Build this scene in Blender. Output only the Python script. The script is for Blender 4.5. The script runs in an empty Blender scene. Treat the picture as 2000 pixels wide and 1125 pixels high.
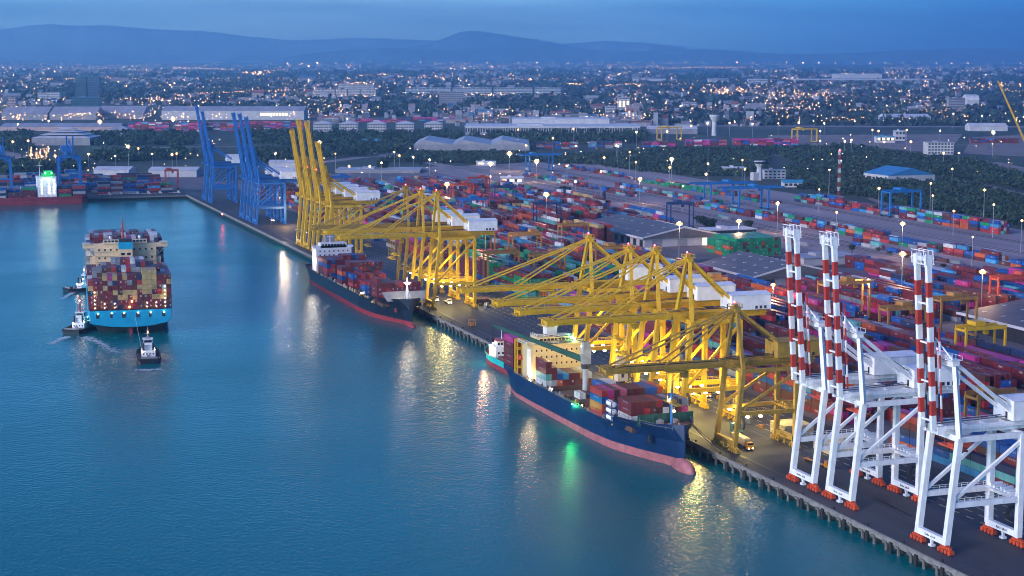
import bpy, math, random
import numpy as np
from mathutils import Vector, Matrix
rnd = random.Random(7)
R = math.radians
PI = math.pi
sc = bpy.context.scene
COL = sc.collection
QZ = 4.0                      # height of the quay and the land above the water

# ------------------------------------------------------------------ camera
F, YH, CX, CY, VX, CH = 3400., 108., 1000., 562.5, -193., 146.
pitch = math.atan((CY - YH) / F)
yaw = math.atan2(CX - VX, F * math.cos(pitch) + (CY - YH) * math.sin(pitch))
FW = Vector((math.sin(yaw) * math.cos(pitch), math.cos(yaw) * math.cos(pitch), -math.sin(pitch)))
RT = Vector((math.cos(yaw), -math.sin(yaw), 0))
UP = RT.cross(FW)
CAM = Vector((0, 0, CH))
cd = bpy.data.cameras.new('camera')
cd.sensor_width = 36
cd.lens = 36 * F / 2000
cd.clip_start = 1
cd.clip_end = 120000
cam = bpy.data.objects.new('camera', cd)
COL.objects.link(cam)
cam.matrix_world = Matrix.Translation(CAM) @ Matrix((RT, UP, -FW)).transposed().to_4x4()
sc.camera = cam

def P(x, y, z=QZ):            # the point of the place at height z seen at (x, y) of the photograph
    d = FW * F + RT * (x - CX) + UP * (CY - y)
    return CAM + d * ((z - CH) / d.z)

def depth(p):
    return (Vector(p) - CAM).dot(FW)

# ------------------------------------------------------------------ materials
def newmat(name):
    m = bpy.data.materials.new(name)
    m.use_nodes = True
    nt = m.node_tree
    return m, nt, nt.nodes['Principled BSDF']

def N(nt, t, **kw):
    n = nt.nodes.new(t)
    for k, v in kw.items():
        setattr(n, k, v)
    return n

def mat(name, c, rough=.55, metal=0., var=.25, scale=.35, stretch=(1, 1, 1), rust=0., rustcol=(.16, .07, .04), bump=0.):
    m, nt, b = newmat(name)
    b.inputs['Roughness'].default_value = rough
    b.inputs['Metallic'].default_value = metal
    tc = N(nt, 'ShaderNodeTexCoord')
    mp = N(nt, 'ShaderNodeMapping')
    mp.inputs['Scale'].default_value = stretch
    nt.links.new(tc.outputs['Object'], mp.inputs['Vector'])
    nz = N(nt, 'ShaderNodeTexNoise')
    nz.inputs['Scale'].default_value = scale
    nz.inputs['Detail'].default_value = 5
    nt.links.new(mp.outputs['Vector'], nz.inputs['Vector'])
    rp = N(nt, 'ShaderNodeValToRGB')
    rp.color_ramp.elements[0].position = .3
    rp.color_ramp.elements[1].position = .7
    lo = [max(0, v * (1 - var)) for v in c]
    hi = [min(1, v * (1 + var * .6)) for v in c]
    rp.color_ramp.elements[0].color = (*lo, 1)
    rp.color_ramp.elements[1].color = (*hi, 1)
    nt.links.new(nz.outputs['Fac'], rp.inputs['Fac'])
    out = rp.outputs['Color']
    if rust:
        mp2 = N(nt, 'ShaderNodeMapping')
        mp2.inputs['Scale'].default_value = (1.2, 1.2, .12)
        nt.links.new(tc.outputs['Object'], mp2.inputs['Vector'])
        n2 = N(nt, 'ShaderNodeTexNoise')
        n2.inputs['Scale'].default_value = .8
        n2.inputs['Detail'].default_value = 6
        nt.links.new(mp2.outputs['Vector'], n2.inputs['Vector'])
        r2 = N(nt, 'ShaderNodeValToRGB')
        r2.color_ramp.elements[0].position = .55
        r2.color_ramp.elements[1].position = .75
        r2.color_ramp.elements[1].color = (rust, rust, rust, 1)
        r2.color_ramp.elements[0].color = (0, 0, 0, 1)
        nt.links.new(n2.outputs['Fac'], r2.inputs['Fac'])
        mx = N(nt, 'ShaderNodeMix', data_type='RGBA')
        nt.links.new(r2.outputs['Color'], mx.inputs['Factor'])
        nt.links.new(out, mx.inputs['A'])
        mx.inputs['B'].default_value = (*rustcol, 1)
        out = mx.outputs['Result']
    nt.links.new(out, b.inputs['Base Color'])
    if bump:
        bp = N(nt, 'ShaderNodeBump')
        bp.inputs['Strength'].default_value = bump
        nt.links.new(nz.outputs['Fac'], bp.inputs['Height'])
        nt.links.new(bp.outputs['Normal'], b.inputs['Normal'])
    return m

def emis(name, c, s, sample=False):
    m, nt, b = newmat(name)
    b.inputs['Base Color'].default_value = (.02, .02, .02, 1)
    b.inputs['Emission Color'].default_value = (*c, 1)
    b.inputs['Emission Strength'].default_value = s
    m.cycles.emission_sampling = 'AUTO' if sample else 'NONE'
    return m

def attrmat(name, rough=.55, var=.25, scale=.4, wave=False):
    m, nt, b = newmat(name)
    b.inputs['Roughness'].default_value = rough
    at = N(nt, 'ShaderNodeAttribute', attribute_name='col')
    tc = N(nt, 'ShaderNodeTexCoord')
    nz = N(nt, 'ShaderNodeTexNoise')
    nz.inputs['Scale'].default_value = scale
    nz.inputs['Detail'].default_value = 4
    nt.links.new(tc.outputs['Object'], nz.inputs['Vector'])
    mr = N(nt, 'ShaderNodeMapRange')
    mr.inputs['From Min'].default_value = .3
    mr.inputs['From Max'].default_value = .7
    mr.inputs['To Min'].default_value = 1 - var
    mr.inputs['To Max'].default_value = 1 + var * .5
    nt.links.new(nz.outputs['Fac'], mr.inputs['Value'])
    mx = N(nt, 'ShaderNodeMix', data_type='RGBA', blend_type='MULTIPLY')
    mx.inputs['Factor'].default_value = 1
    nt.links.new(at.outputs['Color'], mx.inputs['A'])
    nt.links.new(mr.outputs['Result'], mx.inputs['B'])
    nt.links.new(mx.outputs['Result'], b.inputs['Base Color'])
    return m

PAINT = {  # container and building paints
    'dark red': (.15, .017, .025), 'red': (.40, .035, .035), 'orange': (.56, .10, .02), 'magenta': (.48, .03, .21),
    'blue': (.008, .085, .33), 'pale blue': (.05, .28, .52), 'navy': (.018, .03, .09), 'green': (.008, .24, .10),
    'teal': (.12, .38, .37), 'white': (.60, .60, .60), 'grey': (.27, .29, .32), 'tan': (.44, .31, .12),
    'brown': (.11, .035, .028), 'pink': (.55, .13, .19), 'lime': (.16, .38, .03)}
M_ = {}
def paintmat(col):
    k = 'container_paint_' + col.replace(' ', '_')
    if k not in M_:
        m = mat(k, PAINT[col], .5, 0, .3, .45, (1, 1, .4), rust=.28)
        nt = m.node_tree
        b = nt.nodes['Principled BSDF']
        tc = N(nt, 'ShaderNodeTexCoord')
        wv = N(nt, 'ShaderNodeTexWave', bands_direction='Y')
        wv.inputs['Scale'].default_value = 1.1
        nt.links.new(tc.outputs['Object'], wv.inputs['Vector'])
        bp = N(nt, 'ShaderNodeBump')
        bp.inputs['Strength'].default_value = .5
        bp.inputs['Distance'].default_value = .06
        nt.links.new(wv.outputs['Fac'], bp.inputs['Height'])
        nt.links.new(bp.outputs['Normal'], b.inputs['Normal'])
        M_[k] = m
    return M_[k]

white = mat('white_steel', (.86, .86, .88), .45, 0, .12, .3, rust=.38, rustcol=(.5, .36, .30))
redp = mat('red_band_paint', (.48, .045, .03), .45, 0, .15, rust=.12)
yellow = mat('yellow_steel', (.74, .43, .014), .5, 0, .18, .4, rust=.5, rustcol=(.26, .13, .03))
oldyel = mat('old_yellow_steel', (.42, .25, .035), .6, 0, .25, .4, rust=.7, rustcol=(.16, .09, .03))
bluest = mat('blue_steel', (.025, .16, .48), .5, 0, .2, .4, rust=.25, rustcol=(.05, .06, .12))
gantryblue = mat('gantry_blue_paint', (.015, .17, .46), .5, 0, .2, .4, rust=.2, rustcol=(.03, .08, .2))
navyst = mat('navy_steel', (.02, .05, .16), .5)
orangest = mat('orange_bogie_paint', (.58, .075, .025), .5, rust=.25)
ochre = mat('ochre_steel', (.46, .22, .05), .55, rust=.5)
redst = mat('red_steel', (.45, .07, .04), .55, rust=.3)
darkst = mat('dark_steel', (.03, .03, .035), .5)
greyst = mat('grey_steel', (.25, .26, .28), .5, rust=.2)
glassm = mat('dark_window_glass', (.015, .02, .03), .1, var=.05)
concrete = mat('concrete', (.22, .21, .20), .85, var=.3, scale=.5, rust=.3, rustcol=(.1, .08, .07))
rubber = mat('rubber', (.02, .02, .02), .8)
cream = mat('cream_paint', (.62, .50, .27), .5, var=.1, rust=.12)
creamw = mat('pale_cream_paint', (.78, .58, .36), .5, var=.1, rust=.15)
hullblue = mat('hull_blue_paint', (.004, .024, .088), .4, var=.25, scale=.2, rust=.2, rustcol=(.03, .05, .12))
hullnavy = mat('hull_navy_paint', (.008, .016, .034), .4, var=.25, scale=.2, rust=.15)
hullcyan = mat('hull_light_blue_paint', (.01, .36, .60), .4, var=.12, scale=.2, rust=.15, rustcol=(.02, .2, .35))
hullteal = mat('hull_teal_paint', (.02, .5, .46), .4, var=.1)
bootpink = mat('antifouling_pink', (.40, .13, .14), .6, var=.3, scale=.3, rust=.3, rustcol=(.4, .3, .3))
bootred = mat('antifouling_red', (.30, .03, .045), .6, var=.25, scale=.3)
deckm = mat('deck_paint', (.12, .06, .045), .7, var=.4, scale=.3)
deckg = mat('deck_green', (.02, .10, .075), .6, var=.3)
lampw = emis('lamp_white', (1, .80, .52), 22)
lampf = emis('crane_floodlight_glow', (1, .82, .40), 14)
lamphalo = emis('lamp_halo_glow', (1, .45, .17), .55)  # warm glow for the imitated halo round floodlight cores
lampo = emis('lamp_orange', (1, .42, .13), 16)
lampr = emis('lamp_red', (1, .05, .06), 12)
lampg = emis('lamp_green', (.15, 1, .3), 10)
lampb = emis('floodlight_bright', (1, .76, .40), 60)
winlit = emis('lit_window', (1, .75, .45), .9)

# ------------------------------------------------------------------ mesh helpers
class MB:
    def __init__(s):
        s.v, s.f, s.m = [], [], []
    def quads(s, vs, fs, mi=0):
        o = len(s.v)
        s.v += [tuple(v) for v in vs]
        s.f += [tuple(i + o for i in f) for f in fs]
        s.m += [mi] * len(fs)
        return s
    def box(s, x0, x1, y0, y1, z0, z1, mi=0):
        return s.quads([(x0, y0, z0), (x1, y0, z0), (x1, y1, z0), (x0, y1, z0), (x0, y0, z1), (x1, y0, z1), (x1, y1, z1), (x0, y1, z1)],
                       [(0, 3, 2, 1), (4, 5, 6, 7), (0, 1, 5, 4), (1, 2, 6, 5), (2, 3, 7, 6), (3, 0, 4, 7)], mi)
    def beam(s, p, q, w, h=None, mi=0, w2=None, h2=None):
        p, q = Vector(p), Vector(q)
        h = w if h is None else h
        w2 = w if w2 is None else w2
        h2 = h if h2 is None else h2
        d = (q - p).normalized()
        a = d.cross(Vector((0, 0, 1)))
        if a.length < .05:
            a = Vector((0, 1, 0))
        a.normalize()
        b = d.cross(a).normalized()
        vs = []
        for c, ww, hh in ((p, w, h), (q, w2, h2)):
            for i, j in ((-1, -1), (1, -1), (1, 1), (-1, 1)):
                vs.append(c + a * (i * ww / 2) + b * (j * hh / 2))
        return s.quads(vs, [(0, 1, 2, 3), (7, 6, 5, 4), (0, 4, 5, 1), (1, 5, 6, 2), (2, 6, 7, 3), (3, 7, 4, 0)], mi)
    def tube(s, p, q, r, r2=None, n=8, mi=0):
        p, q = Vector(p), Vector(q)
        r2 = r if r2 is None else r2
        d = (q - p).normalized()
        a = d.orthogonal().normalized()
        b = d.cross(a)
        vs = []
        for c, rr in ((p, r), (q, r2)):
            for i in range(n):
                t = 2 * PI * i / n
                vs.append(c + a * math.cos(t) * rr + b * math.sin(t) * rr)
        fs = [(i, (i + 1) % n, n + (i + 1) % n, n + i) for i in range(n)]
        fs += [tuple(range(n - 1, -1, -1)), tuple(range(n, 2 * n))]
        return s.quads(vs, fs, mi)
    def ball(s, c, rx, ry, rz, n=10, k=6, mi=0):
        vs, fs = [], []
        for j in range(k + 1):
            t = PI * j / k
            for i in range(n):
                u = 2 * PI * i / n
                vs.append((c[0] + rx * math.sin(t) * math.cos(u), c[1] + ry * math.sin(t) * math.sin(u), c[2] + rz * math.cos(t)))
        for j in range(k):
            for i in range(n):
                fs.append((j * n + i, (j + 1) * n + i, (j + 1) * n + (i + 1) % n, j * n + (i + 1) % n))
        return s.quads(vs, fs, mi)
    def ring(s, c, r, w, t, axis='x', n=18, mi=0):     # flat ring (cable reel)
        vs, fs = [], []
        for i in range(n):
            u = 2 * PI * i / n
            for rr, off in ((r, -t), (r, t), (r - w, t), (r - w, -t)):
                y, z = rr * math.cos(u), rr * math.sin(u)
                vs.append((c[0] + off, c[1] + y, c[2] + z) if axis == 'x' else (c[0] + y, c[1] + off, c[2] + z))
        for i in range(n):
            for j in range(4):
                fs.append((i * 4 + j, ((i + 1) % n) * 4 + j, ((i + 1) % n) * 4 + (j + 1) % 4, i * 4 + (j + 1) % 4))
        return s.quads(vs, fs, mi)
    def mesh(s, name, mats):
        me = bpy.data.meshes.new(name)
        me.from_pydata(s.v, [], s.f)
        for m in (mats if isinstance(mats, (list, tuple)) else [mats]):
            me.materials.append(m)
        if len(me.materials) > 1:
            me.polygons.foreach_set('material_index', s.m)
        me.update()
        return me
    def build(s, name, mats, parent=None, smooth=False):
        me = s.mesh(name, mats)
        if smooth:
            me.polygons.foreach_set('use_smooth', [True] * len(me.polygons))
        o = bpy.data.objects.new(name, me)
        COL.objects.link(o)
        if parent:
            o.parent = parent
        return o

def tag(o, label, cat, group=None):
    o['label'] = label
    o['category'] = cat
    if group:
        o['group'] = group
    return o

def thing(name, label, cat, loc=(0, 0, 0), rz=0., group=None):
    o = bpy.data.objects.new(name, None)
    o.empty_display_size = 1
    COL.objects.link(o)
    o.location = loc
    o.rotation_euler = (0, 0, rz)
    return tag(o, label, cat, group)

def dup(root, loc, rz, label, group=None):
    r = root.copy()
    COL.objects.link(r)
    r.location, r.rotation_euler = loc, (0, 0, rz)
    r['label'] = label
    if group:
        r['group'] = group
    for ch in list(root.children):
        c = ch.copy()
        COL.objects.link(c)
        c.parent = r
        for g in list(ch.children):
            d = g.copy()
            COL.objects.link(d)
            d.parent = c
    return r

def kind(o, k):
    o['kind'] = k
    return o

def npmesh(name, verts, quads, cols=None, mats=None, k='stuff', tris=False):
    me = bpy.data.meshes.new(name)
    verts = np.asarray(verts, np.float32).reshape(-1, 3)
    quads = np.asarray(quads, np.int32)
    nf, ns = quads.shape
    me.vertices.add(len(verts))
    me.vertices.foreach_set('co', verts.ravel())
    me.loops.add(nf * ns)
    me.loops.foreach_set('vertex_index', quads.ravel())
    me.polygons.add(nf)
    me.polygons.foreach_set('loop_start', np.arange(0, nf * ns, ns, dtype=np.int32))
    me.polygons.foreach_set('loop_total', np.full(nf, ns, np.int32))
    me.update(calc_edges=True)
    me.shade_flat()
    if cols is not None:
        a = me.color_attributes.new('col', 'FLOAT_COLOR', 'CORNER')
        c = np.ones((nf * ns, 4), np.float32)
        c[:, :3] = np.repeat(np.asarray(cols, np.float32), ns, axis=0)
        a.data.foreach_set('color', c.ravel())
    for m in (mats or []):
        me.materials.append(m)
    o = bpy.data.objects.new(name, me)
    COL.objects.link(o)
    return kind(o, k)

ORD = ['first', 'second', 'third', 'fourth', 'fifth', 'sixth', 'seventh', 'eighth', 'ninth', 'tenth', 'eleventh', 'twelfth',
       'thirteenth', 'fourteenth', 'fifteenth', 'sixteenth', 'seventeenth', 'eighteenth', 'nineteenth', 'twentieth']
def nth(i):
    return ORD[i] if i < 20 else 'twenty-' + ORD[i - 20]

def light(name, typ, loc, energy, col, size=.5, **kw):
    l = bpy.data.lights.new(name, typ)
    l.energy = energy
    l.color = col
    if typ in ('POINT', 'SPOT'):
        l.shadow_soft_size = size
    if typ != 'SUN':
        l.specular_factor = .35
    for k, v in kw.items():
        setattr(l, k, v)
    o = bpy.data.objects.new(name, l)
    COL.objects.link(o)
    o.location = loc
    return o

# ------------------------------------------------------------------ sky, sun, air
w = bpy.data.worlds.new('World')
sc.world = w
w.use_nodes = True
nt = w.node_tree
bg = nt.nodes['Background']
sky = N(nt, 'ShaderNodeTexSky', sky_type='NISHITA')
sky.sun_disc = False
SUN_EL, SUN_AZ = R(7), R(250)           # afterglow over the sea on the left, behind the camera
sky.sun_elevation = SUN_EL
sky.sun_rotation = SUN_AZ
sky.ozone_density = 4
tint = N(nt, 'ShaderNodeMix', data_type='RGBA', blend_type='MULTIPLY')
tint.inputs['Factor'].default_value = 1
tcz = N(nt, 'ShaderNodeTexCoord')
sxyz = N(nt, 'ShaderNodeSeparateXYZ')
nt.links.new(tcz.outputs['Generated'], sxyz.inputs['Vector'])
trp = N(nt, 'ShaderNodeValToRGB')
e = trp.color_ramp.elements
e[0].position, e[0].color = .02, (.52, .72, .96, 1)
e[1].position, e[1].color = .55, (.34, .255, .315, 1)
q_ = e.new(.2)
q_.color = (.13, .265, .34, 1)
nt.links.new(sxyz.outputs['Z'], trp.inputs['Fac'])
tsc = N(nt, 'ShaderNodeVectorMath', operation='SCALE')
tsc.inputs['Scale'].default_value = 2.45
nt.links.new(trp.outputs['Color'], tsc.inputs[0])
nt.links.new(tsc.outputs['Vector'], tint.inputs['B'])
nt.links.new(sky.outputs['Color'], tint.inputs['A'])
# bank of dusk cloud: darker to the right, streaks along the horizon
tc = N(nt, 'ShaderNodeTexCoord')
mp = N(nt, 'ShaderNodeMapping')
mp.inputs['Scale'].default_value = (3, 3, 34)
nt.links.new(tc.outputs['Generated'], mp.inputs['Vector'])
nz = N(nt, 'ShaderNodeTexNoise')
nz.inputs['Scale'].default_value = 1.7
nz.inputs['Detail'].default_value = 5
nt.links.new(mp.outputs['Vector'], nz.inputs['Vector'])
cr = N(nt, 'ShaderNodeMapRange')
cr.inputs['From Min'].default_value = .3
cr.inputs['From Max'].default_value = .7
cr.inputs['To Min'].default_value = .6
cr.inputs['To Max'].default_value = 1.3
nt.links.new(nz.outputs['Fac'], cr.inputs['Value'])
dp = N(nt, 'ShaderNodeVectorMath', operation='DOT_PRODUCT')
dp.inputs[1].default_value = (math.cos(yaw), -math.sin(yaw), 0)
nt.links.new(tc.outputs['Generated'], dp.inputs[0])
dr = N(nt, 'ShaderNodeValToRGB')
e = dr.color_ramp.elements
e[0].position, e[0].color = .30, (.8, .9, .95, 1)
e[1].position, e[1].color = .85, (.04, .24, .45, 1)
for p_, c_ in ((.36, (.72, .86, .95, 1)), (.43, (1.0, 1.0, 1.0, 1)), (.50, (.85, .93, 1, 1)), (.575, (.30, .62, .90, 1)), (.645, (.0, .20, .48, 1))):
    q_ = e.new(p_)
    q_.color = c_
hm = N(nt, 'ShaderNodeMapRange')
hm.inputs['From Min'].default_value = -1
hm.inputs['From Max'].default_value = 1
nt.links.new(dp.outputs['Value'], hm.inputs['Value'])
nt.links.new(hm.outputs['Result'], dr.inputs['Fac'])
m1 = N(nt, 'ShaderNodeMix', data_type='RGBA', blend_type='MULTIPLY')
m1.inputs['Factor'].default_value = 1
nt.links.new(tint.outputs['Result'], m1.inputs['A'])
nt.links.new(dr.outputs['Color'], m1.inputs['B'])
m2 = N(nt, 'ShaderNodeMix', data_type='RGBA', blend_type='MULTIPLY')
m2.inputs['Factor'].default_value = 1
nt.links.new(m1.outputs['Result'], m2.inputs['A'])
nt.links.new(cr.outputs['Result'], m2.inputs['B'])
nt.links.new(m2.outputs['Result'], bg.inputs['Color'])
bg.inputs['Strength'].default_value = .15

so = light('sun', 'SUN', (0, 0, 500), .75, (1, .80, .84), angle=R(22))
sd = Vector((math.sin(SUN_AZ) * math.cos(R(20)), math.cos(SUN_AZ) * math.cos(R(20)), math.sin(R(20))))
so.rotation_euler = sd.to_track_quat('Z', 'Y').to_euler()

HAZE = True
if HAZE:
    hb = MB().box(-16000, 36000, -1500, 35000, -3, 1100)
    hz = hb.build('haze', [], None)
    hm_ = bpy.data.materials.new('haze_air')
    hm_.use_nodes = True
    t_ = hm_.node_tree
    t_.nodes.remove(t_.nodes['Principled BSDF'])
    pv = N(t_, 'ShaderNodeVolumePrincipled')
    pv.inputs['Color'].default_value = (.50, .78, 1.0, 1)
    pv.inputs['Density'].default_value = 6.8e-5
    pv.inputs['Anisotropy'].default_value = .65
    t_.links.new(pv.outputs['Volume'], t_.nodes['Material Output'].inputs['Volume'])
    hz.data.materials.append(hm_)
    kind(hz, 'stuff')

# ------------------------------------------------------------------ water and ground
def sheet(name, polys, z, m):
    b = MB()
    for pl in polys:
        b.quads([(x, y, z) for x, y in pl], [tuple(range(len(pl)))])
    return kind(b.build(name, m), 'structure')

wm, nt, b = newmat('harbour_water')
b.inputs['Base Color'].default_value = (.0, .138, .150, 1)
b.inputs['Roughness'].default_value = .10
b.inputs['IOR'].default_value = 1.33
b.inputs['Specular IOR Level'].default_value = .18
tc = N(nt, 'ShaderNodeTexCoord')
hsum = None
for s_, st_, rz_, amp in ((.20, (1, .6, 1), .5, .5), (.75, (1, .6, 1), .9, .8), (.025, (1, .5, 1), .2, .9)):
    mp = N(nt, 'ShaderNodeMapping')
    mp.inputs['Scale'].default_value = st_
    mp.inputs['Rotation'].default_value = (0, 0, rz_)
    nt.links.new(tc.outputs['Object'], mp.inputs['Vector'])
    nz = N(nt, 'ShaderNodeTexNoise')
    nz.inputs['Scale'].default_value = s_
    nz.inputs['Detail'].default_value = 3
    nt.links.new(mp.outputs['Vector'], nz.inputs['Vector'])
    ml = N(nt, 'ShaderNodeMath', operation='MULTIPLY')
    ml.inputs[1].default_value = amp
    nt.links.new(nz.outputs['Fac'], ml.inputs[0])
    if hsum is None:
        hsum = ml
    else:
        ad = N(nt, 'ShaderNodeMath', operation='ADD')
        nt.links.new(hsum.outputs[0], ad.inputs[0])
        nt.links.new(ml.outputs[0], ad.inputs[1])
        hsum = ad
bp = N(nt, 'ShaderNodeBump')
bp.inputs['Strength'].default_value = .5
bp.inputs['Distance'].default_value = .6
nt.links.new(hsum.outputs[0], bp.inputs['Height'])
nt.links.new(bp.outputs['Normal'], b.inputs['Normal'])
# slow patches of ruffled and smooth water
n3 = N(nt, 'ShaderNodeTexNoise')
n3.inputs['Scale'].default_value = .007
n3.inputs['Detail'].default_value = 3
nt.links.new(tc.outputs['Object'], n3.inputs['Vector'])
mr = N(nt, 'ShaderNodeMapRange')
mr.inputs['From Min'].default_value = .35
mr.inputs['From Max'].default_value = .65
mr.inputs['To Min'].default_value = .09
mr.inputs['To Max'].default_value = .24
nt.links.new(n3.outputs['Fac'], mr.inputs['Value'])
nt.links.new(mr.outputs['Result'], b.inputs['Roughness'])
sheet('water', [[(-23000, -1400), (273, -1400), (273, 1793), (-23000, 1793)]], 0, wm)

gm, nt, b = newmat('plain_ground')
b.inputs['Roughness'].default_value = .95
tc = N(nt, 'ShaderNodeTexCoord')
n1 = N(nt, 'ShaderNodeTexNoise')
n1.inputs['Scale'].default_value = .004
n1.inputs['Detail'].default_value = 8
n1.inputs['Roughness'].default_value = .7
nt.links.new(tc.outputs['Object'], n1.inputs['Vector'])
rp = N(nt, 'ShaderNodeValToRGB')
e = rp.color_ramp.elements
e[0].position, e[0].color = .35, (.016, .03, .02, 1)
e[1].position, e[1].color = .72, (.14, .13, .12, 1)
q_ = e.new(.54)
q_.color = (.03, .05, .03, 1)
q_ = e.new(.62)
q_.color = (.06, .075, .05, 1)
nt.links.new(n1.outputs['Fac'], rp.inputs['Fac'])
nt.links.new(rp.outputs['Color'], b.inputs['Base Color'])
sheet('ground', [[(274, -300), (45000, -300), (45000, 1797), (274, 1797)], [(-22000, 1797), (45000, 1797), (45000, 47000), (-22000, 47000)]], QZ, gm)

apron_m = mat('apron_asphalt', (.056, .051, .057), .7, var=.5, scale=.08, stretch=(1, .15, 1), bump=.1)
yard_m = mat('yard_paving', (.17, .145, .16), .8, var=.35, scale=.05, stretch=(1, .3, 1))
rail_m = mat('rail_yard_gravel', (.30, .245, .265), .9, var=.3, scale=.04, stretch=(1, .08, 1))
road_m = mat('road_surface', (.26, .22, .23), .85, var=.25, scale=.05)
dirt_m = mat('bare_earth', (.22, .18, .17), .95, var=.3, scale=.03)
sheet('quay_apron', [[(270.2, -300), (333, -300), (333, 1860), (270.2, 1794)], [(-900, 1794), (270.2, 1794), (333, 1860), (-900, 1860)]], QZ + .05, apron_m)
sheet('yard_paving', [[(333, -300), (612, -300), (612, 2120), (333, 1980)], [(-900, 1860), (333, 1860), (333, 2120), (-900, 2160)]], QZ + .05, yard_m)
sheet('asphalt_lot', [[(484, 1026), (612, 1026), (612, 1104), (484, 1104)]], QZ + .1, apron_m)
sheet('rail_yard', [[(628, -300), (846, -300), (872, 2150), (628, 2150)]], QZ + .05, rail_m)
sheet('yard_road', [[(612, -300), (628, -300), (628, 2150), (612, 2150)]], QZ + .1, road_m)
b = MB()                                      # crane rails let into the apron
for x in (277.5, 301.9):
    b.box(x - .5, x + .5, -300, 1770, QZ + .05, QZ + .1)
kind(b.build('crane_rails', darkst), 'structure')
b = MB()                                      # rails of the railway yard
for x in (662, 667, 676, 681, 716, 722, 757, 763, 801, 806):
    b.box(x - .9, x + .9, -300, 2150, QZ + .05, QZ + .14)
kind(b.build('railway_tracks', mat('rail_bed', (.085, .075, .075), .9, var=.4, scale=.2)), 'structure')
b = MB()                                      # painted lane lines
for x in (306.5, 311, 315.5, 320, 325):
    for k in range(0, 190):
        b.box(x - .2, x + .2, 350 + k * 7.5, 354 + k * 7.5, QZ + .052, QZ + .06)
kind(b.build('lane_markings', mat('lane_paint', (.46, .42, .26), .7)), 'structure')
b = MB()                                      # dark tyre tracks worn into the lanes
rt_ = random.Random(4)
for k in range(150):
    x, y, l = rt_.uniform(279, 331), rt_.uniform(390, 1100), rt_.uniform(8, 46)
    dx = rt_.uniform(-1.5, 1.5)
    for o_ in (0, 2.1):
        b.quads([(x + o_, y, QZ + .056), (x + o_ + .45, y, QZ + .056), (x + o_ + .45 + dx, y + l, QZ + .056), (x + o_ + dx, y + l, QZ + .056)], [(0, 1, 2, 3)])
kind(b.build('tyre_tracks', mat('tyre_track', (.035, .033, .038), .7, var=.4, scale=.3)), 'structure')
b = MB()                                      # quay slab edge and the wall behind the piles
b.box(270.2, 274, -300, 1794, 2.5, 3.99)
b.box(-900, 270.2, 1794.2, 1798, 2.5, 3.99)
b.box(273.2, 274.6, -300, 1794, -2.5, 2.5, 1)
b.box(-900, 273.2, 1796.2, 1797.5, -2.5, 2.5, 1)
b.box(270.2, 270.8, -300, 1794, 4.06, 4.35)
kind(b.build('quay_wall', [concrete, darkst]), 'structure')
# piles, fenders and bollards of the quay, each one of its own
pm = MB().tube((0, 0, -2.5), (0, 0, 2.6), .55, n=8).box(-.9, .9, -1.1, 1.1, 2.2, 2.95).mesh('quay_pile', mat('pile_concrete', (.15, .14, .13), .9, var=.4, scale=.4, rust=.4, rustcol=(.06, .05, .045)))
fm = MB().box(-.35, .05, -.7, .7, -.4, 3.4).box(.05, .4, -.4, .4, .4, .9).box(.05, .4, -.4, .4, 2.3, 2.8).mesh('quay_fender', rubber)
bm = MB().tube((0, 0, 0), (0, 0, .6), .3, .25, 8).tube((0, 0, .6), (0, 0, .85), .45, .35, 8).mesh('bollard', rubber)
for nm, me, n_, y0, dy, x, z, lab, g_ in (('quay_pile', pm, 74, 405, 6.8, 270.7, 0, 'pale concrete pile under the edge of the quay', 'piles under the quay edge'),
                                    ('quay_fender', fm, 40, 408, 13.6, 269.9, 0, 'black rubber fender hanging on the quay face above the water', 'fenders on the quay face'),
                                    ('bollard', bm, 34, 411, 20.4, 271.8, QZ, 'black mooring bollard standing on the quay edge', 'bollards on the quay edge')):
    for k in range(n_):
        o = bpy.data.objects.new(nm, me)
        COL.objects.link(o)
        o.location = (x, y0 + k * dy, z)
        tag(o, lab, nm.replace('quay_', ''), g_)

def at_depth(x, y, D):
    d = FW * F + RT * (x - CX) + UP * (CY - y)
    return CAM + d * (D / F)

def hill(name, prof, D, front, m, seed):
    r_ = random.Random(seed)
    b = MB()
    pts = []
    for (xa, ya), (xb, yb) in zip(prof, prof[1:]):
        k_ = max(1, int((xb - xa) / 9))
        for i in range(k_):
            t = i / k_
            pts.append((xa + (xb - xa) * t, ya + (yb - ya) * t))
    pts.append(prof[-1])
    rows = ((-1., 0.), (-.7, .16), (-.45, .42), (-.2, .8), (0, 1.), (.3, .7), (.8, 0.))
    nx = len(pts)
    vs = []
    for f_, hh in rows:
        for x, y in pts:
            p = at_depth(x, y, D)
            h = max(p.z, 20)
            g = Vector((FW.x, FW.y, 0)).normalized() * (f_ * front)
            j = 1 if hh in (0, 1.) else 1 + r_.uniform(-.16, .16)
            zz = 3 + (h + r_.uniform(-6, 6)) * hh * j if hh else 2
            vs.append((p.x + g.x, p.y + g.y, zz))
    fs = [(j * nx + i, j * nx + i + 1, (j + 1) * nx + i + 1, (j + 1) * nx + i) for j in range(len(rows) - 1) for i in range(nx - 1)]
    b.quads(vs, fs)
    return kind(b.build(name, m, smooth=True), 'structure')

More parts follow.
